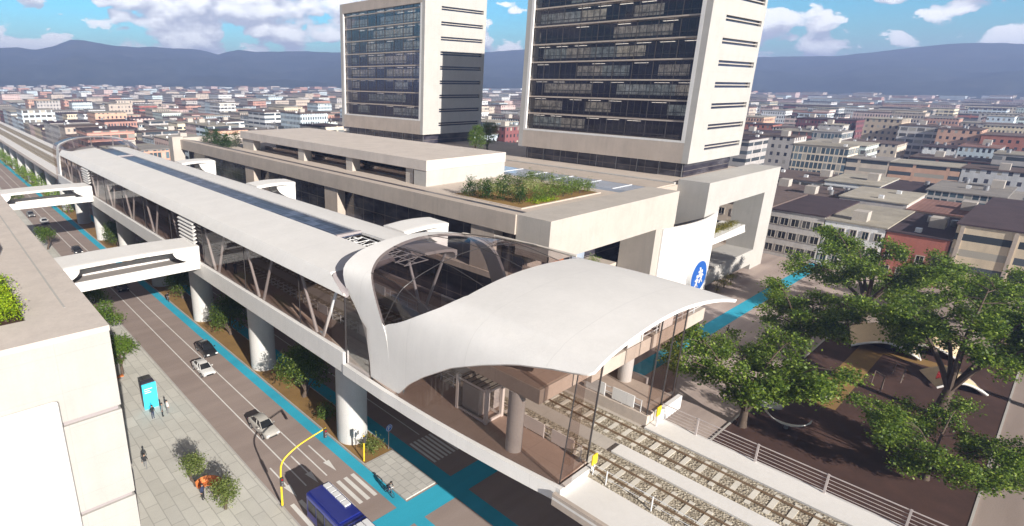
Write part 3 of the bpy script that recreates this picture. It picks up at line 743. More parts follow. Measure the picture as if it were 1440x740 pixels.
# --- near canopy: one shell, trimmed by the side arch, the front edge and the atrium
PR = [(27.5,12.2),(27.5,15),(27.52,17.3),(27.75,19.0),(28.25,20.2),(29.1,20.95),(30.6,21.5),(32.2,21.85),(35.5,22.3),(38.5,22.45),(42,22.32),(45.5,21.98),(47.2,21.7),(48.7,21.35)]
pr = smooth([(x,0,z) for x,z in PR], 90, 3)
bandN = sorted([(v.z, v.y) for v in fN if v.x < 29 and v.z < 18.4])
arcA = [(12.0,33.4),(13.95,31.7),(15.36,30.),(17.5,26.9),(18.88,24.),(19.85,21.5),(20.45,18.9),(20.8,16.6),(21.,16.35)]
rows = []
for p in pr:
    left = p.x < 36
    yf = interp(arcA, p.z) if (left and p.z < 21.) else 16.3 + (0 if p.x < 40 else .012*(p.x-40)**2*-1)
    if p.x < 30 and p.z < 18.25: yb = interp(bandN, p.z) - .004
    elif p.x < 31.5: yb = interp([(18.25,interp(bandN,18.25)-.004),(18.45,34.3),(19.2,32.8),(20.2,31.2),(20.95,30.0),(21.6,29.3),(23,29.2)], p.z)
    else: yb = 29.15 + .0035*max(0,p.x-36)**2
    rows.append([(p.x, yf + (yb-yf)*t, p.z + (.16*math.sin(math.pi*t) if p.x > 30 else 0)) for t in np.linspace(0, 1, 14)])
MB().shell(rows, lambda p: (Vector((37.5,p.y,12.5))-p).normalized()*.3).build('canopy_shell', M['white'], S, smooth=True)
Dl = [Vector(r[-1]) for r, p in zip(rows, pr) if not (left and 0) and (p.z > 18.0 or p.x > 36)]
Al = [Vector(r[0]) for r, p in zip(rows, pr) if p.z < 20.9 and p.x < 30]
# atrium glazing between canopy and arch
fi = [v for v in fN if v.z > 18.0 and v.x < 46][:]
i0 = min(range(len(fN)), key=lambda i: abs(fN[i].z-18.3) + (0 if fN[i].x < 30 else 99))
i1 = min(range(len(fN)), key=lambda i: abs(fN[i].z-21.2) + (0 if fN[i].x > 44 else 99))
A_ = resample(fN[i0:i1+1], 40); B_ = resample(Dl, 40)
rowsg = [[a.lerp(c, t) + Vector((0,0,.55*math.sin(math.pi*t)*min(1,i/8))) for t in np.linspace(0,1,8)] for i, (a, c) in enumerate(zip(A_, B_))]
MB().grid(rowsg).build('atrium_glazing', M['glassat'], S, smooth=True)
b = MB()
for i in (8, 16, 24, 32): b.path(rowsg[i], .035, 5)
b.path([r[4] for r in rowsg], .035, 5); b.build('glazing_bar', M['mullion'], S)
b = MB(); b.path([r[0] for r in rowsg[-8:]] , .12, 6); b.path([(46.0,39.0,22.2),(46.4,34,22.2),(47.3,29.6,21.9)], .14, 8); b.build('eave_tube', M['conc2'], S)
# side glass under the canopy arch, front glass of the platforms, right glass
b = MB(); al = sorted(Al, key=lambda v: v.y)
rowsg = []
for v in al:
    xb = 27.25 + .03*.42*(max(0,(34.5-v.y))/1.72)**2
    rowsg.append([(xb, v.y+.02, 12.42), (max(v.x,xb), v.y+.02, max(12.5, v.z-.1))])
b.grid(rowsg); b.build('side_glass', M['glassbr'], S)
def glass_post(x, y, z0, z1, r=.07): return MB().box(x-r, y-r, z0, x+r, y+r, z1).build('glass_post', M['mullion'], S)
b = MB(); b.grid([[(28.55,17.35,12.42),(28.7,17.0,20.6)],[(32.1,17.55,12.42),(32.1,17.2,21.6)]]); b.build('front_glass', M['glassbr'], S)
b = MB(); b.path([(28.55,17.33,12.42),(28.75,17.0,20.7)], .045, 5); b.path([(32.1,17.53,12.42),(32.1,17.2,21.7)], .07, 5); b.build('glass_post', M['mullion'], S)
b = MB(); b.grid([[(40.3,17.6,12.95),(40.3,17.6,22.2)],[(44.5,17.4,12.95),(44.5,17.4,21.9)]]); b.build('front_glass', M['glassbr'], S)
for x in (40.3, 42.6, 44.5): b = MB(); b.path([(x,17.45,12.95),(x,17.35,21.95)], .06, 5); b.build('glass_post', M['mullion'], S)
b = MB(); b.grid([[(44.9,17.4,12.95),(44.9,17.4,21.9)],[(44.9,36,12.95),(44.9,36,21.9)]]); b.build('side_glass', M['glassbr'], S)
for y in (22, 26.6, 31.2): MB().box(44.84,y-.05,12.95,44.96,y+.05,21.9).build('glass_post', M['mullion'], S)
# dark glazing between tall beam and the leg
b = MB(); b.grid([[(27.3,40.5,12.42),(27.3,40.5,19.4)],[(27.3,36.8,12.42),(27.3,37.2,17.2)]]); b.build('side_glass', M['glassbr'], S)
MB().box(27.22,40.45,12.4,27.36,40.55,19.4).build('glass_post', M['mullion'], S)
# piers
for k in range(17):
    y = 45.3 + 21.4*k
    if y > Y1 + 3: break
    MB().cyl(31.1, y, 0, 11.45, 1.7, 40).build('pier', M['column'], S, smooth=False)
# mezzanine with its columns and the white guard panels
MZ = T('mezzanine', 'beige concrete mezzanine on round columns crossing the platforms inside the station', 'mezzanine', (38,24,12))
MB().box(36.004, 20.1, 16.15, 55.5, 31.5, 17.4).build('slab', M['conc'], MZ, bevel=.04); MB().box(28.7, 19.6, 17.35, 36.0, 31.5, 18.45).build('slab', M['conc'], MZ, bevel=.04)
for x, y, z in ((29.2,21.8,12.46),(44.2,21.6,12.95)): MB().cyl(x, y, z, 16.15 if x > 40 else 17.35, .6, 28).build('column', M['column'], MZ)
b = MB(); b.box(36.1,20.6,17.404,55.4,31.4,17.43); b.box(28.8,19.8,18.454,35.9,31.4,18.48); b.build('floor_finish', M['floor'], MZ)
b = MB()
for x in np.arange(36.4, 55, 2.4): b.box(x-.04,20.2,17.4,x+.04,20.28,18.5)
for z in (17.75,18.1,18.45): b.box(36.2,20.21,z,55.2,20.27,z+.05)
b.build('guardrail', M['whitem'], MZ)
for x in (37.8, 42.2, 47.5): MB().box(x-1.2,20.12,17.5,x+1.2,20.19,18.6).build('guard_panel', M['white'], MZ)
# lift cage
LF = T('lift_shaft', 'white framed glass lift cage standing on the brown near platform', 'lift', (30.6,27,12.46))
for x, y in ((29.95,25.2),(31.8,25.2),(29.95,28.3),(31.8,28.3)): MB().box(x-.13,y-.13,12.46,x+.13,y+.13,15.6).build('post', M['white'], LF)
b = MB()
for z in (12.5, 15.2):
    b.box(29.95,25.12,z,31.8,25.28,z+.2); b.box(29.95,28.22,z,31.8,28.38,z+.2); b.box(29.87,25.33,z,30.03,28.17,z+.2); b.box(31.72,25.33,z,31.88,28.17,z+.2)
b.build('frame', M['white'], LF)
b = MB(); b.grid([[(30.,25.25,12.7),(30.,25.25,15.2)],[(30.,28.25,12.7),(30.,28.25,15.2)],[(31.75,28.25,12.7),(31.75,28.25,15.2)],[(31.75,25.25,12.7),(31.75,25.25,15.2)]]); b.build('glass', M['glasscl'], LF)
MB().box(30.2,26.2,12.5,31.5,28.,14.9).build('cabin', M['whitem'], LF)
b = MB()
for y in np.arange(25.6, 28.6, .5): b.path([(29.95,y-.2,15.42),(31.8,y-.2,15.42)], .04, 5)
b.build('top_grille', M['mullion'], LF)
# platform edge barriers with white panels
PB = T('platform_barrier', 'low white panel barrier along the edge of the brown near platform', 'barrier', (31.95,40,12.46))
PB2 = T('platform_barrier', 'low white panel barrier along the edge of the beige far platform', 'barrier', (40.3,40,12.95))
for tgt, x, z in ((PB, 32.0, 12.46), (PB2, 40.3, 12.95)):
    b = MB()
    for y in np.arange(18, 66, 1.6): b.box(x-.03,y-.03,z,x+.03,y+.03,z+1.05)
    for dz in (.5, 1.0): b.box(x-.02,18,z+dz,x+.02,66,z+dz+.05)
    b.build('railing', M['whitem'], tgt)
    for y in (18.6, 21.2, 27., 35., 43., 51.): MB().box(x-.05,y,z+.1,x+.05,y+1.9,z+1.15).build('panel', M['white'], tgt)

# --- guideways outside the station
def guideway(y0, y1, label, far=False):
    g = T('guideway', label, 'viaduct', (35,(y0+y1)/2,10))
    b = MB(); b.prism([(27.6,0),(42.0,0),(42.,1),(27.6,1)], 0, 1) if False else None
    b = MB(); b.extr([(27.7,y0,11.3),(30,y0,10.2),(40,y0,10.2),(42.1,y0,11.3),(42.1,y0,11.75),(27.7,y0,11.75)], (0,y1-y0,0)); b.build('deck', M['conc'], g)
    MB().box(27.7,y0,11.754,31.3,y1,11.95).build('walkway', M['walkw'], g)
    MB().box(39.75,y0,11.754,42.1,y1,12.15).build('walkway', M['walkw'], g)
    MB().box(34.9,y0,11.754,36.25,y1,12.2).build('centre_kerb', M['walkw'], g)
    b = MB(); b.box(27.7,y0,11.95,28.0,y1,12.2); b.build('parapet', M['conc'], g)
    return g
GN = guideway(-60, 17.25, 'pale concrete guideway carrying two tracks out of the station at lower right')
GF = guideway(Y1+4.6, 900, 'long pale guideway on round piers running away at the far left')
for k in range(24):
    y = 45.3 + 21.4*(k+7)
    MB().cyl(31.1, y, 0, 10.25, 1.5, 24).build('pier', M['column'], GF)
MB().cyl(35, 2, 0, 10.25, 1.6, 28).build('pier', M['column'], GN)
b = MB(); b.box(27.75,17.2,11.76,31.3,17.25,12.0)
# tracks: rails, ballast, sleepers
slp = MB().box(-1.25,-.17,0,1.25,.17,.12).mesh('sleeper', [M['sleeper']])
def track(xc, y0, y1, label):
    t = T('railway_track', label, 'track', (xc,(y0+y1)/2,11.76), 'tracks on the viaduct')
    b = MB(); rows = []
    for y in np.arange(y0, min(y1,180)+.1, 1.0): rows.append([(xc-1.62,y,11.9),(xc-1.35,y,12.125+random.uniform(-.03,.02)),(xc,y,12.115+random.uniform(-.03,.02)),(xc+1.35,y,12.125+random.uniform(-.03,.02)),(xc+(1.92 if xc < 35 else 1.62),y,12.08)])
    if y1 > 180: rows += [[(p[0],y,p[2]) for p in rows[-1]] for y in np.arange(185,y1,20.)]
    b.grid(rows); b.build('ballast', M['ballast'], t)
    for dx in (-.75,.75):
        b = MB(); b.box(xc+dx-.03,y0,12.17,xc+dx+.03,y1,12.27); b.box(xc+dx-.07,y0,12.145,xc+dx+.07,y1,12.168); b.build('rail', M['rail'], t)
    y = y0 + .4; n = 0
    while n < 90 and y < y1:
        inst('sleeper', slp, t, (random.uniform(-.03,.03), y-(y0+y1)/2, 12.02-11.76)); y += 1.13; n += 1
track(32.95, -12, 900, 'near railway track with pale sleepers, beside the left walkway')
track(38.0, -12, 900, 'far railway track with pale sleepers, between white kerb and railed walkway')
# guard rail along the right walkway
GR = T('guard_rail', 'pale steel guard rail along the right edge of the guideway above the park', 'guard rail', (41.85,0,12.15))
for k in range(9):
    y = 14.2 - 4.2*k
    MB().box(41.80,y-.06,12.15,41.92,y+.06,13.62).build('post', M['railm'], GR)
for z in (12.45,12.72,12.99,13.26,13.56):
    b = MB(); b.path([(41.86,17.0,z),(41.86,-40,z)], .022 if z < 13.5 else .04, 6); b.build('rail', M['railm'], GR)
LR = T('cable_railing', 'thin white railing beside the near track outside the station', 'railing', (31.45,10,11.95))
for y in (15.6, 12.4, 8.6, 4.8): b = MB(); b.path([(31.45,y,11.95),(31.45,y,13.1)], .045, 6); b.build('post', M['whitem'], LR)
b = MB(); b.path([(31.45,16.9,13.05),(31.45,0,13.05)], .025, 5); b.path([(31.45,16.9,12.5),(31.45,0,12.5)], .02, 5); b.build('wire', M['whitem'], LR)
b = MB(); b.box(40.3,17.0,12.95,45.0,17.16,13.35)
# yellow signals at the platform ends
for x, y, z, lab in ((31.6,16.7,12.0,'yellow square signal board on a thin post beside the near track'), (40.6,16.7,12.2,'yellow signal board at the end of the beige far platform')):
    t = T('signal_board', lab, 'signal', (x,y,z), 'yellow boards at the platform ends')
    b = MB(); b.path([(x,y,z),(x,y,z+1.5)], .05, 8); b.build('post', M['whitem'], t)
    MB().box(x-.3,y-.06,z+.95,x+.3,y-.051+.11,z+1.75).build('board', M['yellow'], t, bevel=.03)
# --- footbridges: floor, two low white parapets and a thin roof that swells down into both ends
def footbridge(x0, x1, y0, w, zb, zr, label, legs):
    t = T('footbridge', label, 'footbridge', ((x0+x1)/2, y0+w/2, zb), 'white footbridges beside the station')
    MB().box(x0,y0+.31,zb+.05,x1,y0+w-.31,zb+.45).build('deck', M['greyfloor'], t)
    for yy in (y0, y0+w-.3): MB().box(x0,yy,zb,x1,yy+.3,zb+1.3).build('parapet', M['white'], t, bevel=.05)
    n = 28; rows = []
    for i in range(n+1):
        u = i/n; x = x0+(x1-x0)*u; zc = zr+.2*math.sin(math.pi*u)
        rows.append([(x,y0-.05,zc-.5),(x,y0-.05,zc-.06),(x,y0+.4,zc),(x,y0+w-.4,zc+.08),(x,y0+w+.05,zc),(x,y0+w+.05,zc-.5)])
    b = MB(); b.grid(rows, 0, True); b.add(rows[0], [tuple(range(6))]); b.add(rows[-1], [tuple(range(5,-1,-1))]); b.build('roof', M['white'], t)
    for x, d in legs:                                # flared end legs
        for yy in (y0+.002, y0+w-.302):
            pts = [(x,yy,zb+1.302),(x,yy,zr-.49)] + [(x+d*(3.6-1.9*u+.5*math.sin(math.pi*u)),yy,zr-.49+(zb+1.302-zr+.49)*u) for u in (0,.25,.5,.75,1)]
            MB().extr(pts,(0,.3,0)).build('leg', M['white'], t)
    return t
M['greyfloor'] = concrete('grey bridge floor', (.30,.275,.26), .1)
footbridge(8.6, 27.1, 76.0, 5.6, 12.75, 16.1, 'near white footbridge from the left rooftop block to the station', ((27.1,-1),(8.6,1)))
footbridge(8.6, 27.1, 137.5, 5.6, 12.4, 15.8, 'far white footbridge left of the station, with a dark opening', ((27.1,-1),(8.6,1)))
footbridge(42.4, 49.8, 50.0, 3.9, 17.4, 21.0, 'near white footbridge stub between station roof and mall', ((49.8,-1),))
footbridge(42.4, 49.8, 88.7, 4., 17.2, 21.0, 'middle white footbridge stub between station roof and mall', ((49.8,-1),))
footbridge(42.4, 49.8, 124., 4., 17., 21.0, 'farthest white footbridge stub between station roof and mall', ((49.8,-1),))
# ------------------------------------------------------------------ shopping mall with roof terrace
ML = T('shopping_mall', 'long beige concrete mall with white end frames and planted roof terrace beside the station', 'mall', (98,100,0))
TZ = 20.6
MB().box(58.7,46.3,18.8,139,172,TZ-.004).build('terrace_slab', M['conc'], ML)
b = MB(); b.box(63.,46.35,TZ,139,171.8,TZ+.04); b.build('terrace_paving', M['beige'], ML)
MB().box(58.45,46.2,18.75,60.0,170,21.5).build('edge_slab', M['conc'], ML, bevel=.05)
b = MB(); b.box(60.004,46.4,TZ,60.9,170,21.35); b.box(61.6,46.4,TZ,62.1,170,21.15); b.build('dark_balustrade', M['darkvoid'], ML)
MB().box(62.104,46.4,TZ+.044,63,170,21.0).build('terrace_kerb', M['conc'], ML)
MB().box(58.7,40.8,16.05,93.2,46.19,21.55).build('front_beam', M['conc2'], ML, bevel=.05)
MB().box(87.1,40.85,0,93.1,46.6,16.04).build('front_pillar', M['conc2'], ML)
MB().box(58.8,40.9,0,64.6,46.1,16.04).build('front_pillar', M['conc2'], ML) if False else None
# square end frame
def frame():
    b = MB(); y0, y1 = 40.8, 46.3
    b.box(104.5,y0,0,110.4,y1,21.64); b.box(132.6,y0,0,139.2,y1,21.64)
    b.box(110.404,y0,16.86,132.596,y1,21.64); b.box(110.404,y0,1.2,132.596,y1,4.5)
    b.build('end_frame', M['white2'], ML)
frame()
MB().box(110.4,46.4,1.2,132.6,55,4.45).build('loggia_floor', M['beige'], ML)
MB().box(110.5,52,4.5,132.5,52.3,18.7).build('loggia_back_wall', M['conc'], ML)
b = MB(); b.box(112,51.7,10.8,124,51.95,16.5); b.build('loggia_window', M['skylight'], ML)
MB().extr([(110.45,41.3,9.1),(127.5,41.3,9.1),(129.4,42.2,9.7),(129.4,42.2,10.2),(110.45,41.3,10.2)], (0,4.6,0)).build('planter_ledge', M['white'], ML)
# curved white sign wall with its round emblem
rows = []
for i in range(25):
    u = i/24; x = 89.2+20.6*u; yy = 40.6-1.15*math.sin(math.pi*u)
    rows.append([(x,yy,.3),(x,yy,15.8),(x,yy+.35,15.8),(x,yy+.35,.3)])
SW = MB().grid(rows, 0, True).add(rows[0],[(0,1,2,3)]).add(rows[-1],[(3,2,1,0)]).build('sign_wall', M['white'], ML)
ex, ez, er = 101.0, 5.75, 3.0
b = MB(); b.disc_solid((ex,39.15,ez),(0,1,0),er,1.0,48); b.build('emblem_rim', M['whitem'], SW)
b = MB(); b.disc_solid((ex,38.62,ez),(0,1,0),er-.12,.12,48); b.build('emblem_disc', M['blue'], SW)
b = MB()
def fig(px, pz, s):
    b.disc_solid((px,38.52,pz+1.0*s),(0,1,0),.30*s,.1,12)
    b.path([(px,38.52,pz+.65*s),(px-.1*s,38.52,pz-.2*s)],.2*s,6); b.path([(px-.7*s,38.52,pz+.1*s),(px,38.52,pz+.55*s),(px+.65*s,38.52,pz+.2*s)],.12*s,6)
    b.path([(px-.55*s,38.52,pz-1.*s),(px-.1*s,38.52,pz-.2*s),(px+.5*s,38.52,pz-.95*s)],.14*s,6)
fig(ex-.9,ez-.75,.95); fig(ex+.65,ez-.1,1.05); fig(ex-.1,ez+.75,.8)
b.build('emblem_figures', M['white'], SW)
# side void under the edge slab: glazed shop fronts set back, floors, columns
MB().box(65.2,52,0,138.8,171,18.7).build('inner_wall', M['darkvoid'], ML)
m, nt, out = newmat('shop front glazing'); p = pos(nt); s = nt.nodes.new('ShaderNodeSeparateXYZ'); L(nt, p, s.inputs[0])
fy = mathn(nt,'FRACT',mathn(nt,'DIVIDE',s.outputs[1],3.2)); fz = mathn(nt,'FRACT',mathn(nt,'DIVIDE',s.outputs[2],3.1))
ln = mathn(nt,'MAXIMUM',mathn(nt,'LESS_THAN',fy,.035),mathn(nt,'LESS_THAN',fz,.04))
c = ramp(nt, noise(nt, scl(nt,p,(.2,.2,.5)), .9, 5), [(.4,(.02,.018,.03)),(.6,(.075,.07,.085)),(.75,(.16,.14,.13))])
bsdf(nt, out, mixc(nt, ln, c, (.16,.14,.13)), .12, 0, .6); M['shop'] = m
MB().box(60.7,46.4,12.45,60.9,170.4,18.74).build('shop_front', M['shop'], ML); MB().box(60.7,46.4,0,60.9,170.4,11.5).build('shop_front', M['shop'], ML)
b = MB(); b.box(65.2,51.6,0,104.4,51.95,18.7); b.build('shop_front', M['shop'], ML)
MB().box(58.6,46.3,11.55,65.1,170.5,12.4).build('gallery_floor', M['conc'], ML)
b = MB(); b.box(60,46.7,11.6,87,51.5,12.3); b.build('gallery_floor', M['beige'], ML) if False else None
MB().box(65.2,46.7,8.6,86.9,51.5,9.2).build('entrance_floor', M['beige'], ML)
for k, x in enumerate((68,74,80)): MB().box(x,50.9,9.25,x+3.6,51.5,12.6-.5*k).build('shop_kiosk', M[('conc2','orange','skylight')[k]], ML)
for y in (50, 89, 124.): MB().box(58.8,y,12.4,60.6,y+4.4,18.74).build('gallery_column', M['conc'], ML)
b = MB(); b.box(56.2,170.1,6,59.4,173.5,22.3); b.build('end_fin', M['conc2'], ML)
MB().box(59.45,170.1,TZ,100,172,22).build('end_wall', M['conc2'], ML)
# skylight strips and the raised walk to the tower
MB().box(88.6,46.6,TZ+.05,95,86,TZ+.5).build('skylight', M['skylight'], ML)
b = MB()
for y in range(50, 86, 6): b.box(88.6,y,TZ+.504,95,y+.15,TZ+.58)
b.build('skylight_bar', M['whitem'], ML)
MB().box(96.5,46.6,TZ+.05,103.6,160,TZ+.28).build('raised_walk', M['conc'], ML)
MB().box(103.61,46.6,TZ+.05,104.3,160,TZ+.5).build('raised_kerb', M['white2'], ML)
# roof pavilion
PV = T('roof_pavilion', 'long flat-roofed concrete pavilion with a white end wall on the mall terrace', 'pavilion', (76.7,109,TZ+.04))
MB().box(66.2,72.3,23.35,87.1,146.2,25.2).build('roof', M['roofpave'], PV, bevel=.06)
MB().box(66.3,72.4,TZ+.04,87,75.6,23.346).build('end_wall', M['white2'], PV)
for y0, y1 in ((76.2,78.2),(95,97.2),(114,116.6),(139.5,145.8)): MB().box(66.6,y0,TZ+.04,68.6,y1,23.346).build('column', M['conc2'], PV)
MB().box(76,76,TZ+.04,86.6,145,23.346).build('dark_room', M['shop'], PV)
b = MB(); b.box(69.6,75.61,TZ+.044,69.8,139,TZ+1.2); b.build('glass_screen', M['glassbr'], PV)
# planted bed on the terrace
BD = T('planter_bed', 'rectangular raised planting bed on the mall roof terrace before the pavilion', 'planter', (75.5,57.5,TZ+.04))
b = MB(); b.box(64.8,50.3,TZ+.045,85.6,50.6,TZ+.2); b.box(64.8,64.4,TZ+.045,85.6,64.7,TZ+.2); b.box(64.8,50.604,TZ+.045,65.1,64.396,TZ+.2); b.box(85.3,50.604,TZ+.045,85.6,64.396,TZ+.2)
b.build('rim', M['beige'], BD); MB().box(65.104,50.604,TZ+.045,85.296,64.396,TZ+.17).build('soil', M['median'], BD)

# ------------------------------------------------------------------ office towers
def tower(y0, label):
    x0, x1, y1, zt = 112., 136.6, y0+41., 61.5
    t = T('office_tower', label, 'tower', ((x0+x1)/2,(y0+y1)/2,TZ+.04), 'twin office towers')
    fl = [27.4+3.77*k for k in range(10)]            # floor lines
    slots = [25.7+3.93*k for k in range(9)]
    b = MB()                                         # end wall: solid strips round the slot windows
    b.box(x0,y0,23.5,118.2,y0+1.2,zt); b.box(135.4,y0,23.5,x1,y0+1.2,zt)
    z = 23.5
    for s_ in slots + [zt+9]:
        b.box(118.204,y0,z,135.396,y0+1.2,min(s_, zt)); z = s_+1.05
        if z >= zt: break
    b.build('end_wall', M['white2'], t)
    for s_ in slots:
        if s_ > zt-1: continue
        w_ = MB().box(118.21,y0+.5,s_,135.39,y0+.7,s_+1.05).build('slot_window', M['navy'], t)
        MB().box(118.21,y0+.12,s_+.44,135.39,y0+.49,s_+.62).build('window_bar', M['conc2'], w_)
    b = MB(); b.box(x0,y1-1.2,23.5,x1,y1,zt); b.build('end_wall', M['white2'], t)
    MB().box(x1-.6,y0+1.21,23.5,x1-.002,y1-1.21,zt-.5).build('back_wall', M['white2'], t)
    MB().box(x0+.003,y0+1.204,23.5,x0+.9,y1-1.204,27.35).build('base_band', M['conc'], t)
    MB().box(x0+.003,y0+1.204,58.7,x0+.9,y1-1.204,zt-.004).build('parapet', M['conc'], t)
    MB().box(x0+.9,y0+1.21,59.0,x1-.61,y1-1.21,59.5).build('roof', M['roofpave'], t)
    MB().box(x0+1.7,y0+1.3,TZ+.05,x1-1.4,y1-1.3,23.49).build('ground_storey', M['shop'], t)
    b = MB()
    for k in range(9): b.box(x0+1.55,y0+1.5+k*4.7,TZ+.05,x0+1.69,y0+1.62+k*4.7,23.49)
    b.build('ground_mullion', M['greym'], t)
    MB().box(x0+3.6,y0+1.3,27.4,x0+3.8,y1-1.3,58.7).build('glowing_office_wall', M['office'], t)
    for k, z in enumerate(fl):
        if z > 58: continue
        h = min(3.77, 58.7-z)
        f = MB().box(x0+.45,y0+1.21,z-.02,x0+3.6,y1-1.21,z+.26).build('floor_slab', M['conc'], t)
        MB().box(x0+.62,y0+1.22,z+.27,x0+.68,y1-1.22,z+h-.03).build('glazing', M['glassdk'], f)
        b = MB()
        for j in range(1, 9):
            yy = y0+1.2+j*4.3
            b.box(x0+.5,yy-.06,z+.27,x0+.61,yy+.06,z+h-.03)
        for j in range(1, 27):
            yy = y0+1.2+j*1.43
            b.box(x0+.575,yy-.025,z+.27,x0+.615,yy+.025,z+h-.03)
        b.box(x0+.57,y0+1.22,z+1.1,x0+.618,y1-1.22,z+1.17)
        b.build('mullion', M['mullion'], f)
        rr3 = random.Random(int(z*10+y0))
        b = MB()
        for j in range(8):
            if rr3.random() < .6: b.box(x0+2.2,y0+2.3+j*4.8,z+h-.42,x0+2.7,y0+5.1+j*4.8,z+h-.34)
        if b.v: b.build('ceiling_light', M['ceil'], f)
    b = MB(); b.box(x0-.02,y1-1.9,27.36,x0+.44,y1-1.21,58.7); b.box(x0-.02,y0+1.21,27.36,x0+.44,y0+1.9,58.7); b.box(x0-.02,y0+1.904,27.36,x0+.44,y1-1.904,27.75)
    b.build('window_frame', M['white'], t)
    return t
tower(48.4, 'nearer white office tower with dark glass front, on the right')
tower(124.2, 'farther white office tower with dark glass front and a shadow across its end wall')

# ------------------------------------------------------------------ block in the left foreground
LB = T('foreground_building', 'white building in the left foreground with pale roof terrace and big blank panel', 'building', (-10,90,0))
FZ = [(-.05,4.35),(4.75,12.7),(13.1,19.6)]
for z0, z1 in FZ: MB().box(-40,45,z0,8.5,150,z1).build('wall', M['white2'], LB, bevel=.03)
for z in (4.35,12.7): MB().box(-39.9,45.25,z+.003,8.3,149.9,z+.397).build('groove', M['soffit'], LB)
b = MB()                                              # roof slab with an opening for the planter
for r_ in ((-40,44.95,8.55,49.9),(-40,61.1,8.55,150),(3.75,49.904,8.55,61.096),(-40,49.904,-8,61.096)): b.box(r_[0],r_[1],19.604,r_[2],r_[3],20.05)
b.build('roof', M['roofpave'], LB)
b = MB(); b.box(6.55,51,20.05,6.7,96,20.075); b.build('roof_joint', M['white2'], LB)
MB().box(-7.9,50,19.61,3.65,61,19.8).build('planter_soil', M['earth'], LB)
MB().box(-30,44.45,-.05,4.3,44.94,15.2).build('facade_panel', M['white'], LB, bevel=.25)
MB().box(-14,55,20.054,.95,100,28.5).build('unseen_roof_block', M['white2'], LB)  # unseen roof block, sized and placed for the shadow it casts across the roof
# ------------------------------------------------------------------ vegetation
def leaf_mesh(name, lobes, n, size, mat, seed=0, shell=.55, flat=.0):
    """many small leaf quads gathered in clumps through the lobes"""
    g = np.random.default_rng(seed)
    cs = []; per = max(1, n//len(lobes))
    vol = np.array([l[1][0]*l[1][1]*l[1][2] for l in lobes])**.6; vol /= vol.sum()
    for (c, r), v in zip(lobes, vol):
        k = max(4, int(n*v/14))
        d = g.normal(size=(k,3)); d /= np.linalg.norm(d, axis=1)[:,None]
        rad = shell + (1-shell)*g.random((k,1))**.7
        cc = np.array(c) + d*rad*np.array(r)
        cl = np.repeat(cc, 14, axis=0) + g.normal(size=(k*14,3))*size*1.5*np.array([1,1,.6])
        cs.append(cl)
    P = np.concatenate(cs); m = len(P)
    nrm = g.normal(size=(m,3)); nrm[:,2] = np.abs(nrm[:,2])+.5; nrm /= np.linalg.norm(nrm,axis=1)[:,None]
    a = np.cross(nrm, g.normal(size=(m,3))); a /= np.linalg.norm(a,axis=1)[:,None]; b_ = np.cross(nrm, a)
    s = size*(.6+.8*g.random((m,1)))
    V = np.stack([P-a*s*.5, P+b_*s*.32+nrm*s*.1, P+a*s*.5, P-b_*s*.32+nrm*s*.1], 1).reshape(-1,3)
    me = bpy.data.meshes.new(name); me.vertices.add(len(V)); me.vertices.foreach_set('co', V.astype(np.float32).ravel())
    me.loops.add(m*4); me.loops.foreach_set('vertex_index', np.arange(m*4, dtype=np.int32))
    me.polygons.add(m); me.polygons.foreach_set('loop_start', np.arange(0,m*4,4,dtype=np.int32)); me.polygons.foreach_set('loop_total', np.full(m,4,np.int32))
    me.materials.append(mat); me.update(calc_edges=True); return me
def addmesh(name, me, parent):
    o = bpy.data.objects.new(name, me); COL.objects.link(o); o.parent = parent; return o
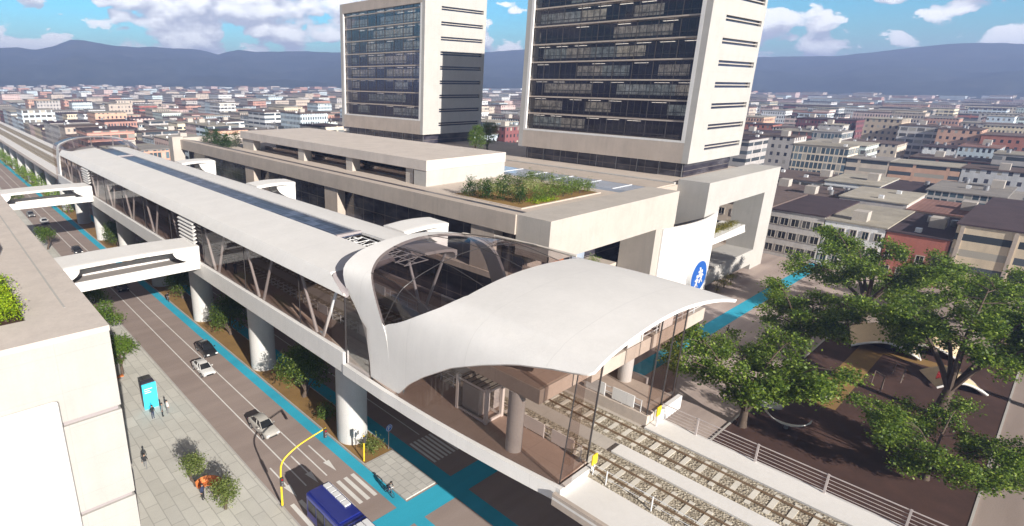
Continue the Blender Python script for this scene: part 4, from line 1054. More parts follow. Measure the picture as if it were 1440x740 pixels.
def tree(x, y, h, rad, label, group, seed, n=9000, size=.34, mat='leaf', bark='wood', low=.28, lobes_n=17, lr=(.16,.29), flatz=.5, name='broadleaf_tree', z=0., trunk_r=None, cat='tree'):
    t = T(name, label, cat, (x,y,z), group); g = random.Random(seed); lobes = []
    tr = trunk_r or .028*h+.06
    for i in range(lobes_n):
        a = i*2.399 + g.uniform(-.4,.4); q = math.sqrt((i+.5)/lobes_n)*g.uniform(.8,1.08)
        hz_ = (1-q*q*.75)
        zz = h*low + (h*(1-low))*(.25+.62*hz_*g.uniform(.7,1.05)) - (q>.75)*h*.12*g.random()
        r = rad*g.uniform(*lr)
        lobes.append(((math.cos(a)*q*rad*.82, math.sin(a)*q*rad*.82, min(zz, h-r*flatz)), (r, r, r*flatz*1.25)))
        if h > 8:                                     # smaller sprays sticking out of the crown
            a2 = a + g.uniform(-.5,.5); q2 = min(1.12, q + g.uniform(.1,.3)); r3 = r*g.uniform(.45,.65)
            lobes.append(((math.cos(a2)*q2*rad*.86, math.sin(a2)*q2*rad*.86, min(h-.4, lobes[-1][0][2]+g.uniform(-.9,1.5))), (r3, r3, r3*.6)))
    me = leaf_mesh('crown', lobes, n, size, M[mat], seed)
    b = MB(); fk = h*low*.75
    lean = (g.uniform(-.4,.4), g.uniform(-.4,.4))
    b.path([(0,0,-.1),(lean[0]*.3,lean[1]*.3,fk*.5),(lean[0],lean[1],fk)], [tr*1.25,tr,tr*.85], 9)
    for (c, r) in lobes[::(1 if h > 9 else 2)]:
        mid = (c[0]*.45+lean[0], c[1]*.45+lean[1], fk+(c[2]-fk)*.62)
        b.path([(lean[0],lean[1],fk-.1), mid, (c[0],c[1],c[2])], [tr*.5, tr*.28, tr*.08], 6)
        for _ in range(3 if h > 9 else 0):
            e = (c[0]+g.uniform(-1,1)*r[0]*.8, c[1]+g.uniform(-1,1)*r[1]*.8, c[2]+g.uniform(-.4,.6)*r[2])
            b.path([mid, ((mid[0]+e[0])/2,(mid[1]+e[1])/2,(mid[2]+e[2])/2+.2), e], [tr*.18, tr*.12, tr*.04], 5)
    tk = b.mesh('trunk', [M[bark]], (0,0,0), True); addmesh('trunk', tk, t); addmesh('crown', me, t); return t
def big_tree(x, y, h, rad, label, group, seed, n=15000, size=.36, low=.25, nc=64, mat='leaf', lean=(0,0), ry=1.):
    """spreading tree: forked trunk, boughs, and many separate sprays of leaves with gaps between them"""
    t = T('broadleaf_tree', label, 'tree', (x,y,0), group); g = random.Random(seed); b = MB(); lobes = []
    tr = .03*h+.06; fk = h*low*.7; hd = Vector((lean[0]*.3, lean[1]*.3, fk))
    b.path([(0,0,-.15),(hd.x*.4,hd.y*.4,fk*.5),hd], [tr*1.35,tr,tr*.85], 10)
    nb = 8; per = nc//nb
    for i in range(nb):
        a0 = i*2*math.pi/nb + g.uniform(-.25,.25); up_ = g.uniform(.35,.95); ln = rad*g.uniform(.78,1.08)*(1.12-.35*up_)
        top = h*(low+.08) + h*(.9-low)*up_*g.uniform(.8,1.)
        end = Vector((math.cos(a0)*ln*.8+lean[0], math.sin(a0)*ln*.8*ry+lean[1], top-h*.05))
        mid = hd.lerp(end, .45) + Vector((g.uniform(-.5,.5), g.uniform(-.5,.5), h*.07))
        b.path([hd-Vector((0,0,.2)), hd.lerp(mid,.5)+Vector((0,0,.25)), mid, mid.lerp(end,.55)+Vector((0,0,.3)), end], [tr*.55,tr*.42,tr*.3,tr*.18,tr*.08], 7)
        for j in range(per):
            u = .28+.78*(j+g.random())/per; base = mid.lerp(end, min(1,max(0,(u-.35)/.65)))
            sp = rad*(.14+.24*g.random()); aa = a0+g.uniform(-1.5,1.5)
            c = base + Vector((math.cos(aa)*sp, math.sin(aa)*sp*ry, g.uniform(-.5,.9)*h*.09))
            r = rad*g.uniform(.085,.165); c.z = max(1.2, min(h-r*.6, c.z)); lobes.append((tuple(c), (r, r, r*g.uniform(.5,.75))))
            b.path([base, base.lerp(c,.5)+Vector((0,0,.15)), c], [tr*.14, tr*.09, tr*.03], 5)
    addmesh('trunk', b.mesh('trunk', [M['wood']], (0,0,0), True), t); addmesh('crown', leaf_mesh('crown', lobes, int(n*1.9), size*.78, M[mat], seed, .3), t); return t
def shrub(x, y, h, rx, ry, label, group, seed, n=500, size=.16, mat='leaf2', z=0., name='shrub'):
    g = random.Random(seed); t = T(name, label, 'shrub', (x,y,z), group); lobes = []
    for i in range(6):
        a = i*2.4; q = math.sqrt(i/6)*.75
        lobes.append(((math.cos(a)*q*rx, math.sin(a)*q*ry, h*g.uniform(.42,.62)), (rx*.5, ry*.5, h*.42)))
    b = MB()
    for i in range(4): b.path([(0,0,-.05),(lobes[i][0][0]*.8,lobes[i][0][1]*.8,h*.5)], [.05,.02], 5)
    addmesh('stems', b.mesh('stems', [M['wood']]), t); addmesh('foliage', leaf_mesh('foliage', lobes, n, size, M[mat], seed, .3), t); return t
PK = 'big trees of the park'
big_tree(67.4,18.2,12.6,8.8,'big spreading park tree nearest the station front, beside white crescent seats',PK,21,15000,.40,low=.25,nc=72)
big_tree(90.5,19.2,13.5,7.0,'park tree behind the one nearest the station, beside the blue cycle path',PK,22,10500,.40,low=.35,nc=56)
big_tree(114.,17.2,17.6,9.8,'tallest park tree, standing against the orange-red brick block',PK,33,15000,.46,low=.3,nc=72)
big_tree(88.0,4.0,18.0,8.9,'large park tree with forked trunk in front of the sand coloured tents',PK,24,16000,.42,low=.3,nc=80,lean=(1.0,-1.0))
big_tree(71.8,2.6,8.4,7.4,'low wide park tree just above the guard rail, in front of the forked one',PK,25,13000,.34,low=.18,nc=64)
big_tree(99.5,-5.,17.5,9.4,'park tree cut by the right edge of the view',PK,26,13000,.46,low=.3,nc=64)
big_tree(128,1.,12.5,7.5,'park tree farther back at the right, in front of the cream banded block',PK,27,8000,.48,low=.3,nc=48)
big_tree(122.,14.,8.5,5.0,'smaller dark park tree half hidden between the tall ones',PK,28,5000,.42,low=.3,nc=40)
MT = 'trees along the median'
for k, (x, y, h, r, lab) in enumerate([(31.2,56.0,7.4,2.9,'median tree between the first and second pier from the front'),(31.8,79.2,6.6,2.8,'median tree between the second and third pier from the front'),(31.6,99.4,6.6,2.8,'median tree just behind the third pier from the front'),(31.4,118.6,6.6,2.7,'median tree under the station between the two footbridges'),(31.4,141.,6.6,2.7,'median tree below the far footbridge')]):
    tree(x, y, h, r, lab, MT, 40+k, 7500, .24, 'leaf2', low=.12, lobes_n=15, lr=(.36,.5), flatz=1.15, name='street_tree')
k = 0
for y in np.arange(188, 420, 9.5):
    tree(30.3+random.uniform(-.5,.5), y, random.uniform(4.6,6), 2.6, 'bushy bright median tree beside the far guideway piers', 'bright trees beside the far guideway', 60+k, 1100, .34, 'leafy', low=.12, lobes_n=7, lr=(.4,.6), flatz=.9, name='street_tree'); k += 1
PL = 'trees on the left plaza'
for k, (x, y, h, r, lab, mt) in enumerate([(15.2,76.4,5.4,2.4,'nearest leafy tree beside the left building wall, behind the cyan kiosk','leafy2'),(16.0,88.5,6.2,2.6,'second leafy tree beside the left building wall','leafy2'),(17.2,100.,5.5,2.3,'third leafy tree beside the left building, next to the near footbridge','leafy2'),(17.8,118,5.4,2.2,'leafy plaza tree seen between the two footbridges','leafy2'),(18.4,150,5.5,2.3,'leafy plaza tree just past the far footbridge','leafy2'),(18.6,205,5.5,2.4,'leafy plaza tree at the far left end of the plaza','leafy2')]):
    tree(x, y, h, r, lab, PL, 90+k, 2600, .26, 'leafp', low=.3, lobes_n=9, lr=(.36,.55), flatz=.6, name='street_tree', z=.13)
tree(14.5,48.2,3.5,1.05,'small round clipped tree on the plaza above the orange bench',None,97,2600,.15,'leafr',low=.34,lobes_n=9,lr=(.6,.75),flatz=.95,name='clipped_tree',z=.13)
tree(15.4,43.4,3.1,1.15,'small round clipped tree on the plaza below the orange bench',None,98,2800,.15,'leafr',low=.32,lobes_n=9,lr=(.6,.75),flatz=.95,name='clipped_tree',z=.13)
shrub(30.7,50.0,2.3,1.2,1.3,'dark rounded shrub on the median just before the front pier',None,101,900,.2,'leaf2')
shrub(31.2,41.9,1.9,1.15,1.2,'pale green shrub on the median between the front pier and the paved island',None,102,1000,.18,'leafr')
# roof planting
RG = 'shrubs in the roof planting bed'
spots = [(65.9,61.6,3.3,'dark conifer at the left end of the roof planting bed','leafd'),(66.4,58.6,3.1,'second dark conifer from the left in the roof bed','leafd'),(67.2,55.9,4.4,'tallest pointed dark conifer in the roof bed','leafd'),(68.0,53.2,3.0,'dark conifer at the front left of the roof bed','leafd')]
for k, (x, y, h, lab, mt) in enumerate(spots):
    t = T('conifer', lab, 'conifer', (x,y,TZ+.17), 'dark conifers in the roof bed')
    addmesh('trunk', MB().path([(0,0,-.1),(0,0,h*.6)],[.08,.04],6).mesh('trunk',[M['wood']]), t)
    lob = [((0,0,h*(.2+.2*i)),(1.25*(1-.17*i),1.25*(1-.17*i),h*.17)) for i in range(4)]
    addmesh('foliage', leaf_mesh('foliage', lob, 900, .22, M[mt], 120+k, .4), t)
k = 0
for x in np.arange(70.5, 84.6, 2.3):
    shrub(x, 52.0, 2.4, 1.35, 1.2, 'clipped green hedge shrub in the front row of the roof bed', 'hedge shrubs in the roof bed', 130+k, 900, .17, 'leafh', TZ+.17); k += 1
for y in np.arange(54.2, 63.5, 2.3):
    shrub(84.0, y, 2.4, 1.2, 1.25, 'clipped green hedge shrub at the right side of the roof bed', 'hedge shrubs at the right end of the roof bed', 150+k, 900, .17, 'leafh', TZ+.17); k += 1
for x in np.arange(69.2, 83, 2.6):
    shrub(x, 62.6, 2.4, 1.4, 1.1, 'dark green hedge shrub in the back row of the roof bed', 'hedge shrubs at the back of the roof bed', 170+k, 800, .17, 'leaf2', TZ+.17); k += 1
lob = [((random.uniform(70,82.5)-76, random.uniform(54.2,61.2)-57.5, .75+.35*random.random()), (1.5,1.4,.75)) for _ in range(26)]
o = bpy.data.objects.new('flower_patch', leaf_mesh('flower_patch', lob, 6500, .17, M['flower'], 5, .2)); COL.objects.link(o); o.location = (76,57.5,TZ+.17)
tag(o, 'pale flowering grasses filling the middle of the roof bed', 'flowers', None, 'stuff')
lob = [((random.uniform(68.6,74)-71, random.uniform(50.9,53)-52, .2), (.9,.6,.25)) for _ in range(14)]
o = bpy.data.objects.new('ground_cover', leaf_mesh('ground_cover', lob, 2200, .16, M['leafl'], 6, .2)); COL.objects.link(o); o.location = (71,52,TZ+.17)
tag(o, 'bright yellow-green ground cover at the front corner of the roof bed', 'ground cover', None, 'stuff')
for k, (x, y) in enumerate([(63.8,150),(64.6,153),(64.2,157),(65.4,160.5),(64.2,164),(66.8,150.5)]):
    t = T('conifer', 'dark green conifer in the row at the far end of the mall terrace', 'conifer', (x,y,TZ+.04), 'conifers at the far end of the terrace')
    hh = random.uniform(3.4,4.6)
    addmesh('trunk', MB().path([(0,0,-.1),(0,0,hh*.6)],[.1,.05],6).mesh('trunk',[M['wood']]), t)
    addmesh('foliage', leaf_mesh('foliage', [((0,0,hh*(.2+.2*i)),(1.7*(1-.16*i),1.7*(1-.16*i),hh*.17)) for i in range(4)], 900, .3, M['leafd'], 200+k, .4), t)
tree(113.,104.,6.8,2.2,'bright young tree on the terrace between the two towers',None,210,3600,.26,'leafp',low=.1,lobes_n=8,lr=(.45,.6),flatz=1.,name='terrace_tree',z=TZ+.04)
tree(118.,104.5,7.8,2.7,'darker young tree right of the bright one between the towers',None,211,4200,.26,'leaf2',low=.1,lobes_n=9,lr=(.45,.6),flatz=1.,name='terrace_tree',z=TZ+.04)
for k in range(6): shrub(112.5+2.6*k, 43.4, 1.25, 1.5, 1.3, 'ochre hedge shrub on the white ledge inside the mall end frame', 'hedge on the loggia ledge', 220+k, 800, .18, 'leafo', 10.2)
for k, x in enumerate((70,73,83)): shrub(x, 48.6, 1.6, 1.2, 1.2, 'green potted shrub under the front beam of the mall', 'shrubs under the mall front beam', 230+k, 400, .2, 'leafh', 9.2)
for k in range(3): shrub(112.5+3.2*k, 39.3, 3.2, 1.3, .8, 'thin grey-green shrub added in place of a tree shadow on the end frame', 'shrubs added for a shadow on the end frame', 235+k, 350, .2, 'leafo')  # added shrubs stand in for a tree's shadow on the frame wall
k = 0
for y in np.arange(51.2, 61, 1.9):
    for x in (2.6, .6):
        shrub(x, y, 1.7, 1.15, 1.15, 'bright lime green shrub in the roof bed of the left building', 'lime shrubs on the left roof', 240+k, 1000, .17, 'leafl', 19.8); k += 1
for k, y in enumerate((176,180,186)): tree(58, y, 6, 3, 'rounded green tree behind the far end of the mall', 'trees behind the far mall end', 260+k, 1200, .35, 'leafp', low=.15, lobes_n=8, lr=(.4,.6), flatz=.8)
# ------------------------------------------------------------------ vehicles
def paint(name, col):
    if name in M: return M[name]
    m, nt, out = newmat(name); b_ = bsdf(nt, out, ramp(nt, noise(nt, pos(nt), 3., 3), [(.3, mulc(col,.9)),(.7, col)]), .28, 0, .5)
    b_.inputs['Coat Weight'].default_value = .6; b_.inputs['Coat Roughness'].default_value = .06; M[name] = m; return m
def wheel(parent, x, y, r, w, side):
    t = MB(); t.disc_solid((x,y,r),(1,0,0),r,w,20); o = t.build('wheel', M['tyre'], parent)
    MB().disc_solid((x+side*(w/2+.005),y,r),(1,0,0),r*.62,.04,16).build('rim', M['rim'], o)
def car(x, y, rot, pname, col, label, suv=False):
    """front faces -y in its own frame"""
    t = T('car', label, 'car', (0,0,0), 'cars on the left road'); mt = paint(pname, col)
    Lh, Wh = 2.25, .88; k = 1.12 if suv else 1.
    st = [(-2.25,.42,.60,.66),(-2.12,.30,.70,.80),(-1.7,.22,.78,.86),(-.9,.20,.88,.88),(0,.20,.92,.88),(1.2,.20,.95,.88),(1.9,.24,.96,.85),(2.18,.32,.92,.80),(2.25,.45,.80,.72)]
    rows = []
    for yy, z0, z1, wd in st:
        z1 *= k
        rows.append([(-wd*.9,yy,z0),(-wd,yy,z0+.15),(-wd,yy,z1-.14),(-wd*.93,yy,z1-.02),(-wd*.4,yy,z1+.02),(0,yy,z1+.03),(wd*.4,yy,z1+.02),(wd*.93,yy,z1-.02),(wd,yy,z1-.14),(wd,yy,z0+.15),(wd*.9,yy,z0)])
    b = MB(); b.grid(rows, 0, True); n = 11
    b.f.append(tuple(range(n))); b.m.append(0); b.f.append(tuple(range(n*(len(st)-1), n*len(st)))[::-1]); b.m.append(0)
    b.build('body', mt, t, smooth=True)
    gl = [(-1.02,.90*k,.90*k,.74),(-.35,.88*k,1.34*k,.70),(.1,.88*k,1.42*k,.68),(.95,.9*k,1.41*k,.68),(1.35,.92*k,1.3*k,.69),(1.92,.94*k,.96*k,.72)]
    rows = [[(-w_,yy,z0),(-w_*.86,yy,z1),(w_*.86,yy,z1),(w_,yy,z0)] for yy, z0, z1, w_ in gl]
    MB().grid(rows).add(rows[0],[(0,1,2,3)]).build('windows', M['carglass'], t, smooth=False)
    rows = [[(-w_*.87,yy,z1-.03),(-w_*.78,yy,z1+.035),(w_*.78,yy,z1+.035),(w_*.87,yy,z1-.03)] for yy, z0, z1, w_ in gl[1:5]]
    MB().grid(rows).build('roof', mt, t, smooth=True)
    for s_ in (-1, 1):
        for (y0,za,w0),(y1,zb,w1) in (((-1.02,.92*k,.74),(-.35,1.34*k,.61)),((.28,.92*k,.735),(.28,1.42*k,.60)),((1.3,1.33*k,.60),(1.9,.98*k,.72))): MB().path([(s_*w0,y0,za),(s_*w1,y1,zb)], .045, 5).build('pillar', mt, t)
        MB().box(s_*.45,-2.255,.52*k,s_*.78,-2.1,.68*k).build('headlight', M['lamp'], t); MB().box(s_*.5,2.1,.66*k,s_*.8,2.262,.82*k).build('tail_light', M['redlamp'], t)
        b = MB(); b.box(s_*.88,-.75,.93*k,s_*1.06,-.6,1.05*k); b.build('mirror', mt, t)
        for yy in (-1.4, 1.38): wheel(t, s_*.80, yy, .33, .22, s_)
    MB().box(-.5,-2.262,.36,.5,-2.2,.5).build('grille', M['tyre'], t)
    t.location = (x,y,.0); t.rotation_euler = (0,0,rot); return t
car(24.0,70.4,.0,'white car paint',(.72,.71,.69),'white sedan on the left road, beside the black car')
car(26.5,75.6,.0,'black car paint',(.02,.02,.022),'black sedan next to the blue cycle lane, just ahead of white sedan',True)
car(23.95,52.6,.02,'silver car paint',(.50,.475,.43),'silver beige car nearest the blue bus, on the left road',True)
car(24.3,111.6,.0,'dark blue car paint',(.02,.022,.04),'dark car in the shadow under the near footbridge')
car(23.2,143.5,.0,'graphite car paint',(.03,.03,.035),'dark car half hidden behind the near footbridge roof')
car(22.4,180.,.0,'white car paint',(.72,.71,.69),'small white car far up the left road past the far footbridge')
car(20.9,192.,.0,'grey car paint',(.2,.2,.2),'small grey car at the kerb beyond the white one, far up the left road')
# bus
BS = T('bus', 'dark blue city bus with pale roof units at the bottom of the photo', 'bus', (21.8,32.2,0)); bp = paint('navy bus paint', (.012,.022,.20)); bl = paint('bright blue bus paint', (.03,.06,.42))
MB().box(20.55,26.2,.35,23.05,38.2,3.05).build('body', bp, BS, bevel=.16)
b = MB(); b.box(20.56,26.6,2.62,20.6-.06,37.9,2.82); b.build('stripe', bl, BS)
MB().box(20.75,33.0,3.05,22.85,38.0,3.2).build('roof_panel', bp, BS, bevel=.05)
MB().box(20.75,26.6,3.05,22.85,32.4,3.22).build('roof_panel', bp, BS, bevel=.05)
for k in range(5): MB().box(22.1,34.2+.72*k,3.205,22.72,34.84+.72*k,3.36).build('roof_unit', M['whitem'], BS, bevel=.03)
for k in range(3): MB().box(21.0+.6*k,30.6,3.225,21.52+.6*k,31.9,3.38).build('roof_unit', M['whitem'], BS, bevel=.03)
for k in range(3): MB().box(21.0+.6*k,28.0,3.225,21.52+.6*k,28.8,3.38).build('roof_unit', M['whitem'], BS, bevel=.03)
for k in range(8):
    for xx in (20.535, 23.0): MB().box(xx,26.9+1.38*k,1.3,xx+.05-.0,28.1+1.38*k,2.5).build('window', M['carglass'], BS)
MB().box(20.8,38.16,1.5,22.8,38.215,2.6).build('rear_window', M['carglass'], BS); MB().box(20.75,26.17,1.1,22.85,26.22,2.75).build('windscreen', M['carglass'], BS)
for k in (28.3,31.9,35.2): MB().box(20.52,k,.4,20.549,k+1.1,2.55).build('door', M['carglass'], BS)
for s_, xx in ((-1,20.66),(1,22.94)):
    for yy in (28.6, 35.8): wheel(BS, xx, yy, .48, .28, s_)
for xx in (20.75, 22.6): MB().box(xx,38.19,.7,xx+.25,38.23,1.15).build('tail_light', M['redlamp'], BS)
b = MB(); b.path([(20.5,26.3,2.7),(20.25,25.9,2.6),(20.2,25.9,2.2)],.03,6); b.box(20.1,25.85,1.9,20.32,25.95,2.3); b.build('mirror', M['tyre'], BS)

BS.location.y -= .7
# ------------------------------------------------------------------ people and bicycles
CL = {}
def cloth(name, c):
    if name not in CL: CL[name] = plain(name, c, .85, .15, 8)
    return CL[name]
SK = plain('skin', (.42,.25,.17), .6, .05); HAIR = plain('dark hair', (.02,.015,.012), .7)
def person(x, y, z, rot, top, legs, label, pose='stand', group=None, h=1.74, arms=.1, parent_rot=0, skirt=False):
    t = T('person', label, 'person', (x,y,z), group); s = h/1.74
    if pose == 'stand': fl, fr_, hl, hr = (.10,.0,.04), (-.10,.02,.04), (.27,.05,.80), (-.27,.03,.80); kl, kr = (.10,-.02,.48), (-.10,.0,.48); ch, nk, hd = (0,0,1.34), (0,-.01,1.50), (0,-.03,1.64); el, er_ = (.25,.03,1.08), (-.25,.02,1.08); pv = (0,0,.92)
    elif pose == 'walk': fl, fr_, hl, hr = (.09,-.34,.05), (-.09,.36,.10), (.26,.22,.86), (-.26,-.25,.88); kl, kr = (.10,-.22,.50), (-.10,.10,.47); ch, nk, hd = (0,-.04,1.32), (0,-.06,1.48), (0,-.09,1.62); el, er_ = (.25,.10,1.08), (-.25,-.04,1.08); pv = (0,0,.90)
    elif pose == 'sit': fl, fr_, hl, hr = (.12,-.48,.04), (-.12,-.46,.04), (.18,-.36,.58), (-.18,-.36,.58); kl, kr = (.13,-.44,.48), (-.13,-.44,.48); ch, nk, hd = (0,.02,.90), (0,0,1.05), (0,-.03,1.19); el, er_ = (.26,-.06,.70), (-.26,-.06,.70); pv = (0,0,.50)
    else: fl, fr_, hl, hr = (.13,-.12,.22), (-.13,.16,.44), (.23,-.50,1.02), (-.23,-.50,1.02); kl, kr = (.13,-.30,.62), (-.13,-.24,.74); ch, nk, hd = (0,-.22,1.36), (0,-.32,1.50), (0,-.42,1.62); el, er_ = (.27,-.30,1.16), (-.27,-.30,1.16); pv = (0,.12,.98)
    P = [pv, tuple((pv[i]+ch[i])/2 for i in range(3)), ch, nk, hd, (hd[0],hd[1]-.01,hd[2]+.09),
         (ch[0]+.17,ch[1],ch[2]+.05), el, hl, (ch[0]-.17,ch[1],ch[2]+.05), er_, hr,
         (.09,pv[1],pv[2]-.06), kl, fl, (fl[0],fl[1]-.15,fl[2]-.01), (-.09,pv[1],pv[2]-.06), kr, fr_, (fr_[0],fr_[1]-.15,fr_[2]-.01)]
    E_ = [(0,1),(1,2),(2,3),(3,4),(4,5),(2,6),(6,7),(7,8),(2,9),(9,10),(10,11),(0,12),(12,13),(13,14),(14,15),(0,16),(16,17),(17,18),(18,19)]
    RD = [.15,.13,.15,.06,.105,.085,.075,.05,.04,.075,.05,.04,.105,.065,.05,.045,.105,.065,.05,.045]
    me = bpy.data.meshes.new('body'); me.from_pydata([tuple(c*s for c in p) for p in P], E_, []); o = bpy.data.objects.new('body', me); COL.objects.link(o)
    sm = o.modifiers.new('s','SKIN'); sv = me.skin_vertices[0].data
    for i, r in enumerate(RD): sv[i].radius = (r*s*(1.15 if i in (0,1,2) else 1), r*s*(.8 if i in (0,1,2) else 1))
    sv[0].use_root = True
    o.modifiers.new('u','SUBSURF').levels = 1
    dg = bpy.context.evaluated_depsgraph_get(); m2 = bpy.data.meshes.new_from_object(o.evaluated_get(dg)); bpy.data.objects.remove(o)
    m2.name = 'body'; m2.materials.clear()
    for q in (top, legs, SK): m2.materials.append(q)
    zs = pv[2]*s
    for p_ in m2.polygons:
        c = p_.center; hand = min((c-Vector(hl)*s).length, (c-Vector(hr)*s).length) < .13*s
        p_.material_index = 2 if (c.z > nk[2]*s or hand) else (1 if c.z < zs+.02 else 0); p_.use_smooth = True
    bo = bpy.data.objects.new('body', m2); COL.objects.link(bo); bo.parent = t
    b = MB(); c0 = Vector(hd)*s; rows = []
    for i in range(6):
        ph = math.pi*.5*i/5; rows.append([(c0.x+.118*s*math.cos(ph)*math.cos(a), c0.y+.02*s+.125*s*math.cos(ph)*math.sin(a), c0.z+.035*s+.135*s*math.sin(ph)) for a in np.linspace(0,2*math.pi,10,endpoint=False)])
    b.grid(rows, 0, True); addmesh('hair', b.mesh('hair', [HAIR], (0,0,0), True), t)
    t.rotation_euler = (0,0,rot); return t
K, Nv, Wh, Gy, Rd, Or = cloth('black cloth',(.02,.02,.022)), cloth('navy cloth',(.03,.04,.09)), cloth('white cloth',(.62,.60,.58)), cloth('grey cloth',(.2,.2,.2)), cloth('red cloth coat',(.42,.05,.05)), cloth('orange cloth',(.6,.2,.04))
PZ = .13
person(11.5,54.0,PZ,2.9,K,Gy,'person in a black top walking alone along the left building wall','walk')
person(15.0,62.9,PZ,.2,K,Nv,'person in dark clothes standing left of the pair before the kiosk')
person(16.0,62.6,PZ,1.2,Gy,K,'person in a grey top standing in the middle before the kiosk')
person(16.7,62.9,PZ,-1.3,Wh,Gy,'person in a white top standing right of the others before the kiosk')
person(14.3,45.9,PZ,.6,Nv,K,'person in a navy top standing left of the orange bench')
person(28.6+.4,67.3+32.6,0,0,K,K,'cyclist in black riding far up the blue lane beside the median','ride')
person(28.4,35.4,0,0,K,Nv,'cyclist in black riding past the paved traffic island','ride')
person(29.9,74.0,12.46,.3,K,K,'person in black standing on the platform, left of the other one')
person(30.3,71.8,12.46,-.4,K,Nv,'person in navy trousers on the platform, right of the other one')
RP = [(86.5,36.6,2.4,K,Gy,'walk','person in black walking near the glass corner by the cycle path'),(88.,38.8,.5,Rd,K,'stand','person in a red coat on the pavement left of the cycle path'),(90.2,38.2,-.6,Wh,Nv,'stand','person in white beside the red coated one on the pavement'),(98.,38.2,1.2,K,K,'walk','person all in black walking by the white sign wall'),(84.,32.9,3.,Nv,Gy,'walk','person in navy crossing the blue cycle path'),(92.8,29.8,.3,K,Nv,'walk','person in black on the park side of the cycle path'),(80.4,36.9,-2.,Or,K,'walk','person in orange on the pavement nearest the station glass')]
for x, y, a, tp, lg, ps, lab in RP: person(x,y,.01,a,tp,lg,lab,ps)
def bicycle(x, y, rot, label):
    t = T('bicycle', label, 'bicycle', (x,y,0), 'bicycles on the blue lane')
    b = lambda: MB()
    for yy in (-.52,.52):
        m_ = MB(); m_.path([(0,yy+.33*math.cos(a),.345+.33*math.sin(a)) for a in np.linspace(0,2*math.pi,21)], .022, 6, 0, False)
        for a in np.linspace(0, math.pi, 5): m_.path([(0,yy-.32*math.cos(a),.345-.32*math.sin(a)),(0,yy+.32*math.cos(a),.345+.32*math.sin(a))], .006, 4)
        addmesh('wheel', m_.mesh('wheel', [M['tyre']]), t)
    m_ = MB()
    for p0, p1 in (((0,.52,.345),(0,.18,.85)),((0,.52,.345),(0,.05,.32)),((0,.05,.32),(0,.18,.85)),((0,.05,.32),(0,-.36,.80)),((0,.16,.78),(0,-.36,.82)),((0,-.36,.95),(0,-.52,.345))): m_.path([p0,p1], .024, 6)
    addmesh('frame', m_.mesh('frame', [M['greym']]), t)
    addmesh('saddle', MB().box(-.07,.06,.86,.07,.32,.93).mesh('saddle', [M['tyre']]), t)
    addmesh('handlebar', MB().path([(-.26,-.44,.99),(0,-.36,.97),(.26,-.44,.99)], .02, 6).mesh('handlebar', [M['greym']]), t)
    t.rotation_euler = (0,0,rot)
bicycle(28.4,35.4,0,'bicycle under the cyclist passing the paved island'); bicycle(29.0,99.9,0,'bicycle under the cyclist far up the blue lane')

# ------------------------------------------------------------------ street furniture
LP = T('traffic_light', 'yellow curved traffic light pole with a long arm over the left road', 'traffic light', (19.68,40.4,.14))
b = MB(); pts = smooth([(19.68,40.4,.1),(19.68,40.4,3.9),(19.9,40.4,5.0),(21.4,40.4,5.75),(22.6,40.4,6.05),(24.7,40.4,6.4)], 26); b.path(pts, [.11-.05*i/25 for i in range(26)], 10); b.build('pole', M['yellow'], LP, smooth=True)
for x, z in ((19.68,2.9),(24.5,6.0)):
    hd = MB().box(x-.16,40.12,z-.45,x+.16,40.34,z+.45).build('signal_head', M['mullion'], LP, bevel=.03)
    for k in range(3): MB().disc_solid((x,40.11,z-.28+.28*k),(0,1,0),.09,.04,12).build('lens', M['redlamp'] if k == 2 else M['greym'], hd)
MB().box(19.5,40.2,.12,19.86,40.6,.2).build('base_plate', M['greym'], LP)
KS = T('information_kiosk', 'tall cyan lit information kiosk with dark back on the left plaza', 'kiosk', (15.6,65.5,.13))
MB().box(14.85,65.45,.13,16.35,66.4,3.5).build('case', M['darkvoid'], KS, bevel=.04)
sc = MB().box(14.8,65.25,.13,16.4,65.44,3.4).build('screen', M['screen'], KS)
for k, (a, w_) in enumerate(((2.75,.9),(2.5,.6),(2.25,.75))): MB().box(15.0,65.235,a,15.0+w_,65.248,a+.09).build('text_line', M['white'], sc)
SG = T('parking_sign', 'round blue road sign with white symbol on a grey post by the paved island', 'road sign', (32.8,40.9,.1))
b = MB(); b.path([(32.8,40.9,.05),(32.8,40.9,2.9)], .05, 8); b.build('post', M['greym'], SG)
dk = MB().disc_solid((32.8,40.82,2.75),(0,1,0),.42,.05,28).build('disc', M['blue'], SG)
b = MB(); b.path([(32.8+.36*math.cos(a),40.785,2.75+.36*math.sin(a)) for a in np.linspace(0,2*math.pi,28)], .03, 5, 0, False); b.build('ring', M['white'], dk)
b = MB(); b.box(32.66,40.77,2.5,32.74,40.79,3.0); b.path([(32.74,40.78,2.96),(32.9,40.78,2.93),(32.94,40.78,2.84),(32.88,40.78,2.75),(32.74,40.78,2.73)], .035, 5); b.build('symbol', M['white'], dk)
YP = T('yellow_pole', 'short straight yellow signal pole at the corner of the median', 'pole', (29.5,40.9,.1))
b = MB(); b.path([(29.5,40.9,.1),(29.5,40.9,3.2)], .08, 8); b.build('pole', M['yellow'], YP); MB().box(29.35,40.7,2.4,29.65,40.8,3.15).build('signal_head', M['mullion'], YP, bevel=.02)
GS = T('road_sign', 'small pale sign plate on a thin post before the front pier', 'road sign', (30.0,43.1,.1))
b = MB(); b.path([(30.,43.1,.1),(30.,43.1,2.5)], .035, 6); b.build('post', M['greym'], GS); MB().box(29.72,43.0,1.7,30.1,43.05,2.5).build('plate', M['whitem'], GS); MB().box(30.14,43.0,1.85,30.4,43.05,2.3).build('plate', M['greym'], GS)
OB = T('bench', 'curved orange bench between the two clipped trees on the plaza', 'bench', (15.1,46.1,.13))
b = MB(); rows = []
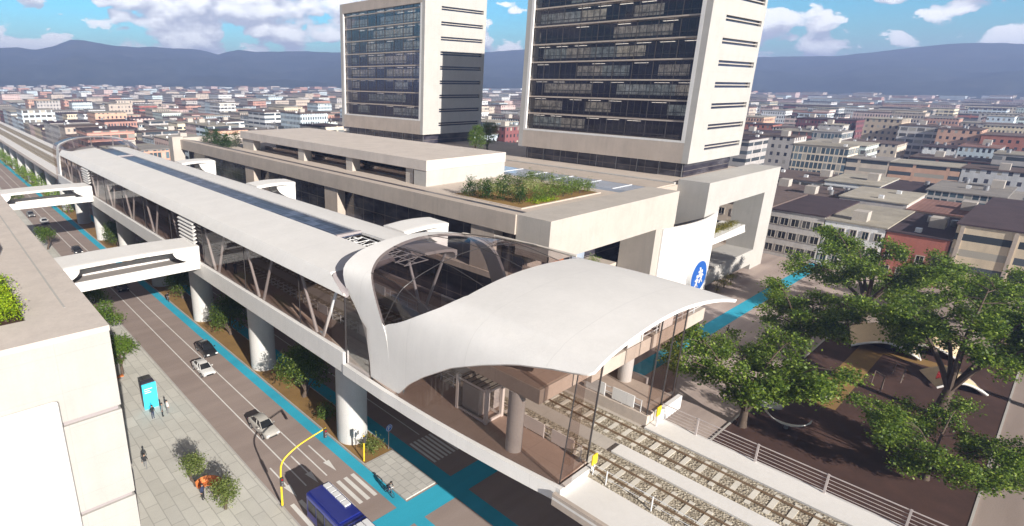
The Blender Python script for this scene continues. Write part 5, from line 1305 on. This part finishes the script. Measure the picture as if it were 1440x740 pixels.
for a in np.linspace(-.9, 2.2, 14):
    c, s_ = math.cos(a), math.sin(a); rows.append([(15.0+.7*c,46.1+.9*s_,.5),(15.0+1.25*c,46.1+1.5*s_,.5),(15.0+1.25*c,46.1+1.5*s_,.62),(15.0+.7*c,46.1+.9*s_,.62)])
b.grid(rows, 0, True); b.add(rows[0],[(0,1,2,3)]); b.add(rows[-1],[(3,2,1,0)]); b.build('seat', M['orange'], OB)
b = MB(); rows = []
for a in np.linspace(-.9, 2.2, 14):
    c, s_ = math.cos(a), math.sin(a); rows.append([(15.0+1.26*c,46.1+1.52*s_,.62),(15.0+1.36*c,46.1+1.62*s_,1.2)])
b.grid(rows); b.build('backrest', M['orange'], OB, solid=.06)
for a in (-.8, .3, 1.2, 2.1): MB().cyl(15.+.98*math.cos(a), 46.1+1.2*math.sin(a), .13, .5, .06, 8).build('leg', M['greym'], OB)
OB2 = T('bench', 'straight orange bench under the nearest leafy tree by the left building', 'bench', (13.8,75,.13))
MB().box(12.6,74.8,.5,15.0,75.3,.62).build('seat', M['orange'], OB2)
for x in (12.9,14.7): MB().box(x-.06,74.85,.13,x+.06,75.25,.5).build('leg', M['greym'], OB2)
person(15.55,45.2,PZ,-1.0,Or,K,'person in an orange top sitting on the orange bench','sit')
# park furniture: white crescent seats and sand coloured tents
def crescent(x, y, rot, r, label):
    t = T('crescent_seat', label, 'seat', (x,y,.1), 'white crescent seats in the park'); rows = []
    for i in range(17):
        u = i/16; a = -1.1+2.2*u; wd = .62*math.sin(math.pi*u)**.7+.04
        rows.append([(math.cos(a)*r-wd, math.sin(a)*r, .25+.9*abs(u-.5)**2*2), (math.cos(a)*r, math.sin(a)*r, .42+.9*abs(u-.5)**2*2), (math.cos(a)*r+wd, math.sin(a)*r, .7+.9*abs(u-.5)**2*2)])
    o = MB().grid(rows).mesh('shell', [M['white']], (0,0,0), True); q = addmesh('shell', o, t); m_ = q.modifiers.new('t','SOLIDIFY'); m_.thickness = .1
    addmesh('foot', MB().cyl(r,0,0,.4,.22,12).mesh('foot', [M['greym']]), t); t.rotation_euler = (0,0,rot)
crescent(73.4,15.4,3.4,2.6,'white crescent seat lying nearest the big tree on the brown soil')
crescent(72.2,17.4,.4,2.0,'white crescent seat tilted behind the nearest crescent'); crescent(80.5,13.5,.8,1.4,'small white crescent seat farther from the big tree, by the path')
def tent(x, y, rot, a, c_, h, label):
    t = T('park_tent', label, 'tent', (x,y,.1), 'sand coloured tents in the park'); rows = []
    for i in range(13):
        u = -1+2*i/12; rows.append([(a*v, c_*u, max(.25, h*(1-abs(u)**1.6)*(1-.35*v*v)+.25)) for v in np.linspace(-1,1,9)])
    q = addmesh('cover', MB().grid(rows).mesh('cover', [M['sand']], (0,0,0), True), t); q.modifiers.new('t','SOLIDIFY').thickness = .08
    m_ = MB(); m_.path([(r[0][0],r[0][1],r[0][2]+.03) for r in rows], .16, 6); addmesh('edge_band', m_.mesh('edge_band', [M['white']]), t)
    m_ = MB(); m_.path([(p[0],p[1],p[2]+.03) for p in rows[0]], .12, 6); addmesh('edge_band', m_.mesh('edge_band', [M['white']]), t)
    t.rotation_euler = (0,0,rot)
tent(108.5,13.2,.25,4.6,4.0,2.4,'sand coloured tent with white edge, left of the forked park tree'); tent(112.,8.2,.1,3.6,3.4,2.0,'sand coloured tent behind the first tent, nearer the buildings'); tent(100.,4.2,.5,2.6,2.6,1.7,'small sand coloured tent seen through the forked park tree')
o = MB().extr([(98.2,5.4,.15),(99.6,5.4,.15),(99.4,5.4,1.6),(98.4,5.4,1.5)],(0,.3,0)).build('cloth_screen', M['redcloth'], None, (98.9,5.5,.15)); tag(o, 'small red cloth screen beside the small sand coloured tent', 'screen')
for k, (x, y) in enumerate(((95.5,8.6),(90.2,9.8))):
    t = T('swing_frame', ('thin brown wooden frame left on the open brown soil','thin brown wooden frame nearest the forked tree')[k], 'frame', (x,y,.1))
    b = MB(); b.path([(x-.6,y,.1),(x,y,2.2),(x+.6,y,.1)], .06, 6); b.build('posts', M['barkpale'], t)
    b = MB(); b.path([(x,y,2.2),(x+1.4,y+1.2,2.1),(x+1.7,y+1.3,.1)], .06, 6); b.build('beam', M['barkpale'], t)
